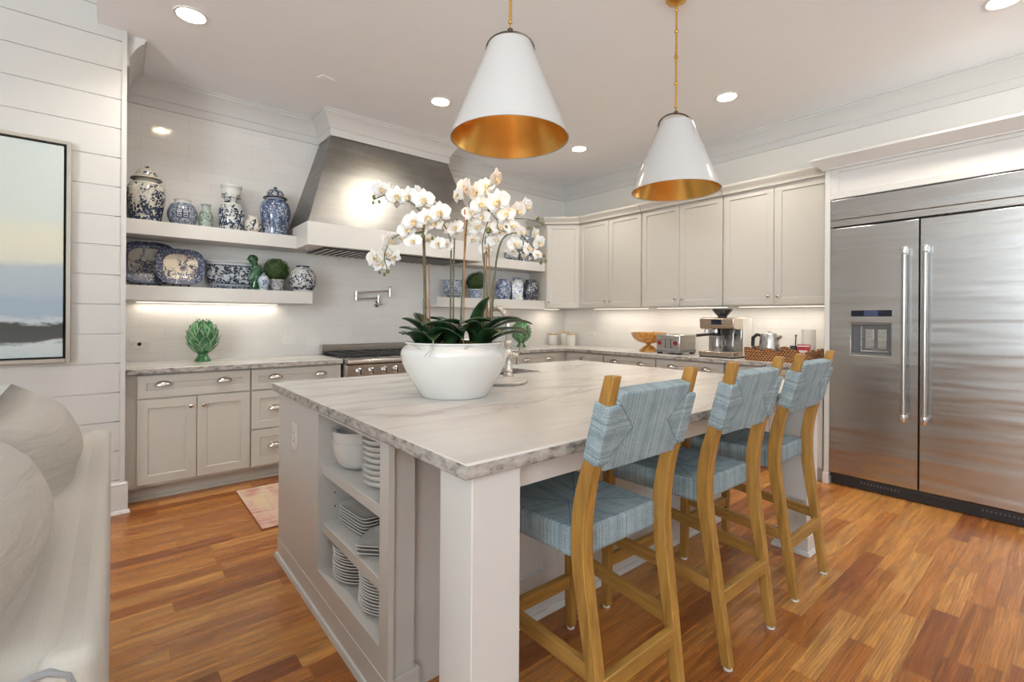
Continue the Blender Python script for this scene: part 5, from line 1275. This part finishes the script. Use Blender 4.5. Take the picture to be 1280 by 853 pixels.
# three clumps of leaves
for a in (((-.12, -.06, .20), (-.9, -.5), .17, .085, 1.15, 1.0), ((-.13, .02, .20), (-1, .1), .16, .060, .75, 1.0), ((-.13, -.02, .20), (-.8, .6), .17, .085, 1.3, .8),
          ((-.14, -.07, .21), (-1, -.2), .115, .048, .35, .6), ((-.10, -.08, .20), (.75, -.5), .20, .095, 1.0, 1.9), ((-.09, -.09, .20), (.15, -1), .15, .085, .9, 1.7),
          ((-.10, .05, .20), (.6, .8), .20, .085, 1.0, 1.3), ((-.15, -.1, .20), (-.4, -.9), .14, .07, .7, 1.1), ((-.02, -.10, .20), (-.55, -.8), .19, .10, 1.25, 1.6),
          ((.0, -.06, .21), (.35, -.9), .18, .105, 1.25, 1.9), ((.01, -.02, .22), (-.9, .2), .17, .08, 1.2, 1.3), ((.02, -.05, .22), (.9, -.2), .20, .085, 1.15, 1.6), ((-.02, .06, .20), (.2, 1), .2, .08, 1.0, 1.5),
          ((.10, -.05, .20), (-.8, -.3), .21, .075, 1.35, 1.7), ((.11, -.05, .20), (-.25, -.9), .22, .070, 1.35, 1.9), ((.13, -.04, .20), (.9, -.3), .24, .066, 1.25, 1.6),
          ((.13, -.02, .20), (1, .2), .27, .060, .95, 1.5), ((.14, -.06, .20), (.9, -.6), .25, .052, .60, 1.25), ((.12, .02, .21), (.5, .8), .22, .065, 1.2, 1.5), ((.13, -.08, .20), (.6, -.9), .20, .060, .8, 1.4),
          ((.10, -.02, .21), (.35, -.4), .23, .062, 1.5, .9), ((.15, -.03, .20), (1, -.05), .21, .050, .45, 1.1)):
    leaf(*a)
S = 2.19/597.58
def at(u, v, dy=0.0):
    """plan of the arrangement: across and up measured at the pot's distance, dy pushes a point back"""
    k = S*(1+dy/2.19); return Vector(((u-568.5)*k, dy, 1.265+(398.0-v)*k-OP[2]))
STEM = leafm('orchid stem', (.045,.055,.012), (.12,.12,.034)); COPPER = plain('copper stake', (.36, .17, .07), .45, .3); BUDM = plain('orchid bud', (.13, .14, .035), .5, var=.3, vs=20)
def curve(ps, n=6):
    P = [ps[0]]+ps+[ps[-1]]; out = []
    for i in range(1, len(P)-2):
        for k in range(n):
            s = k/n; out.append(tuple(.5*(2*P[i]+(P[i+1]-P[i-1])*s+(2*P[i-1]-5*P[i]+4*P[i+1]-P[i+2])*s*s+(3*P[i]-P[i-1]-3*P[i+1]+P[i+2])*s**3)))
    return out+[tuple(ps[-1])]
def stem(pts, r=.0042, r1=None, m=None, name='stem'):
    c = curve([at(*p) for p in pts]); n = len(c); r1 = r1 or r
    return add(name, B().tube(c, [r+(r1-r)*i/(n-1) for i in range(n)], 8), m or STEM, t, smooth=80)
# main stems (u, v, depth) and their stakes
stem([(533, 436, -.06), (532, 350, -.06), (530, 285, -.06), (526, 264, -.07), (510, 251, -.07), (492, 244, -.06), (478, 246, -.05), (467, 251, -.04)], .0052, .002)
stem([(532, 290, -.06), (520, 292, -.08), (505, 293, -.09), (492, 300, -.09), (485, 313, -.09), (483, 325, -.09), (486, 335, -.08), (485, 341, -.08)], .003, .0018)
stem([(562, 430, .03), (562, 360, .03), (562, 305, .03), (556, 285, .02), (546, 272, 0), (538, 268, -.02)], .0045, .002)
stem([(565, 430, .05), (565, 350, .05), (566, 298, .05)], .004, .003)
stem([(577, 432, -.05), (579, 370, -.05), (583, 300, -.05), (586, 262, -.04), (592, 245, -.03), (604, 236, -.02), (613, 232, -.02)], .0048, .002)
stem([(602, 430, .06), (603, 350, .06), (604, 305, .05), (607, 280, .04), (614, 262, .02)], .004, .002)
stem([(613, 436, .0), (616, 370, .0), (621, 322, -.01), (629, 298, -.02), (645, 291, -.03), (660, 301, -.03), (670, 314, -.02), (678, 326, -.01)], .0056, .0018)
stem([(610, 432, -.02), (609, 360, -.02), (604, 320, -.02), (604, 298, -.02), (611, 272, -.02), (612, 262, -.02)], .0035, .0018)
stem([(612, 264, -.02), (622, 276, -.03), (622, 285, -.03), (632, 290, -.03)], .0022, .0018)
stem([(629, 274, -.02), (645, 273, -.02), (660, 274, -.02), (672, 277, -.02), (679, 280, -.02)], .0022, .0016)
for a, b_ in (((536, 440, -.05), (531, 262, -.055)), ((538, 440, -.01), (536, 330, .0)), ((582, 436, -.07), (582, 262, -.06)), ((605, 432, .07), (606, 300, .06)), ((614, 434, .02), (609, 292, .02))):
    stem([a, b_], .0030, .0030, COPPER, 'stake')
# flower: five tepals, lip and column
PET = N('orchid petal'); _g = PET.co(); _r = PET.math('POWER', PET.n('VectorMath', {0: _g}, operation='LENGTH').outputs['Value'], 1.0)
PET.p(Base_Color=PET.ramp(PET.math('MULTIPLY', _r, 1/.05), [(0, (.84,.79,.66)), (.3, (.86,.84,.79)), (.7, (.87,.86,.84))]), Roughness=.55); PET.b.inputs['Subsurface Weight'].default_value = .25; PET.b.inputs['Subsurface Radius'].default_value = (.01, .008, .006); PET.b.inputs['Subsurface Scale'].default_value = .3
PET.bump(PET.noise(PET.co(scale=(1, 1, 1)), 90, 2), .1, .004); PET = PET.m
LIP = N('orchid lip'); LIP.p(Base_Color=LIP.ramp(LIP.noise(LIP.co(), 160, 2), [(.35, (.62,.36,.12)), (.5, (.82,.66,.34)), (.65, (.86,.80,.68))]), Roughness=.45); LIP = LIP.m
def tepal(b, ang, L, W, cup, p=.75):
    """lies near the x-y plane, face +z, growing from the centre at angle ang"""
    ca, sa = cos(ang), sin(ang)
    def f(i, j):
        x = 2*j-1; l = .006+L*i; wd = W*.5*(sin(pi*(.06+.93*i)**p))**.8
        z = cup*(i*i)*L+.10*wd*x*x-.02*L*sin(3*i)+.0015*sin(9*i+4*x)
        return (ca*l-sa*x*wd, sa*l+ca*x*wd, z)
    b.grid(f, 8, 6)
fl = B()
for a, L, W, c in ((pi/2, .044, .036, -.10), (pi/2+2.2, .044, .034, -.12), (pi/2-2.2, .044, .034, -.12)): tepal(fl, a, L, W, c)
for a in (.12, pi-.12): tepal(fl, a, .046, .062, .05, .85)
fl0 = fl
lp = B()
lp.grid(lambda i, j: ((2*j-1)*.010*sin(pi*(.15+.8*i)), -.004-.020*i, .010+.010*sin(pi*i)+.004*(2*j-1)**2), 6, 4)
for s in (-1, 1): lp.grid(lambda i, j: (s*(.003+.011*i), -.003+.006*(2*j-1)*sin(pi*(.1+.85*i)), .004+.012*i), 5, 4)
lp.ball((0, .001, .008), .0042, 10, 6, 1, 1, 1.5)
f0 = None
def flower(u, v, dy, yaw, pitch, roll=0, sc=1.0):
    """yaw/pitch 0: the face looks straight at the sofa side (local -y)"""
    global f0
    M = Matrix.Translation(at(u, v, dy)) @ Matrix.Rotation(yaw, 4, 'Z') @ Matrix.Rotation(pitch, 4, 'X') @ Matrix.Rotation(pi/2, 4, 'X') @ Matrix.Rotation(roll, 4, 'Z')
    if f0 is None:
        f0 = add('flower', fl0, PET, t, smooth=80, solid=.0011); add('lip', lp, LIP, f0, smooth=80, solid=.001); o = f0
    else:
        o = f0.copy(); COL.objects.link(o); l = f0.children[0].copy(); COL.objects.link(l); l.parent = o
    o.matrix_local = M @ Matrix.Scale(sc, 4)
FL = [(477, 237, -.06, .5, .1, .2, .82), (486, 240, -.05, -.9, .0, 1.0, .8), (498, 246, -.08, .15, .05, 0, .98), (512, 246, -.07, -.2, .02, .1, .98), (522, 243, -.04, -.9, .2, .3, .9), (532, 250, -.09, .0, .1, .05, 1.0), (540, 261, -.05, -.6, .1, .2, .9),
      (536, 272, -.10, .35, -.05, .3, .9), (545, 280, -.06, -.2, -.1, 0, .8), (553, 266, -.11, -.25, .0, .1, 1.05), (520, 277, -.11, .1, .1, .1, .95), (511, 288, -.10, .5, -.2, .4, .9), (526, 290, -.05, -.3, -.2, .2, .8), (519, 302, -.10, -.1, -.2, .05, .85),
      (490, 301, -.10, 1.1, .3, .3, .8), (484, 318, -.08, 1.0, -.1, .2, .85), (471, 324, -.09, .9, -.15, .2, .9), (497, 322, -.08, -.9, -.1, .4, .9), (549, 305, -.06, -.3, -.25, .2, .78), (502, 298, -.05, .4, -.1, .3, .85), (570, 285, -.04, -.5, -.3, .3, .9),
      (575, 244, -.10, -1.0, .15, .1, .85), (587, 236, -.08, -1.3, .0, .1, .95), (597, 240, -.07, -.6, .1, .1, .95), (607, 232, -.02, .2, -.2, 0, .85), (620, 224, -.05, 1.15, .35, .25, 1.0), (626, 252, -.12, -.45, .05, .15, 1.2), (601, 256, -.06, .3, -.15, .4, .95),
      (590, 266, -.05, .2, -.35, .2, .9), (602, 272, -.03, -.2, -.3, .3, .9), (635, 268, -.08, -.2, -.3, .1, .85), (648, 263, -.04, .5, .2, .2, .85), (657, 257, -.02, .8, .3, .3, .82), (594, 285, .0, .3, -.4, .5, .85), (612, 287, .0, -.2, -.3, .2, .85), (624, 284, -.02, .4, -.2, .1, .85),
      (640, 283, -.03, .4, -.3, .4, .85), (618, 300, .01, .1, -.4, .2, .85), (644, 305, -.03, .5, -.2, .3, .85), (652, 290, -.03, .9, .0, .2, .7), (661, 311, -.04, .8, -.2, .4, .75), (674, 303, -.03, .8, .2, .4, .8), (667, 291, .0, 1.2, .1, .2, .6), (672, 318, -.03, .7, -.3, .2, .6), (605, 310, .04, -.3, -.3, .3, .75), (588, 300, .05, .2, -.3, .2, .75)]
for a in FL: flower(*a[:-1], a[-1]*1.0)
R = random.Random(11)
for k in range(0, len(FL), 2):     # flowers further round each spray
    u, v, dy, yw, pt, rl, sc = FL[k]; flower(u+R.uniform(-9, 9), v+R.uniform(-3, 10), dy+R.uniform(.03, .07), yw+R.uniform(-1.6, 1.6), pt-R.uniform(.0, .5), rl+R.uniform(-.8, .8), sc*.9)
def bud(u, v, dy, r=.0065):
    p = at(u, v, dy); return add('bud', B().ball(tuple(p), r, 12, 8, 1, 1, 1.35), BUDM, t, smooth=80)
for a in ((468, 247, -.04, .009), (467, 254, -.04), (475, 253, -.05), (477, 341, -.08), (483, 344, -.08), (487, 340, -.08, .008), (531, 296, -.08, .009), (542, 298, -.06), (611, 262, -.02, .008), (611, 288, -.04, .012), (633, 284, -.04, .008), (672, 273, -.02, .008), (678, 279, -.02), (660, 285, -.02), (680, 319, -.01), (682, 326, -.01), (676, 328, -.01), (570, 276, .0, .006)):
    bud(*a)
# aerial roots hanging over the rim
ROOT = plain('silvery root', (.42, .43, .36), .6, var=.2)
for pts in (((545, 430, -.2), (547, 437, -.235), (541, 446, -.262)), ((549, 424, -.2), (550, 436, -.24), (546, 447, -.264)), ((520, 431, -.2), (528, 434, -.215), (535, 437, -.225)), ((600, 430, -.19), (592, 434, -.21), (588, 437, -.22)), ((628, 433, -.16), (634, 441, -.17), (636, 455, -.19))):
    stem(list(pts), .0022, .0014, ROOT, 'root')
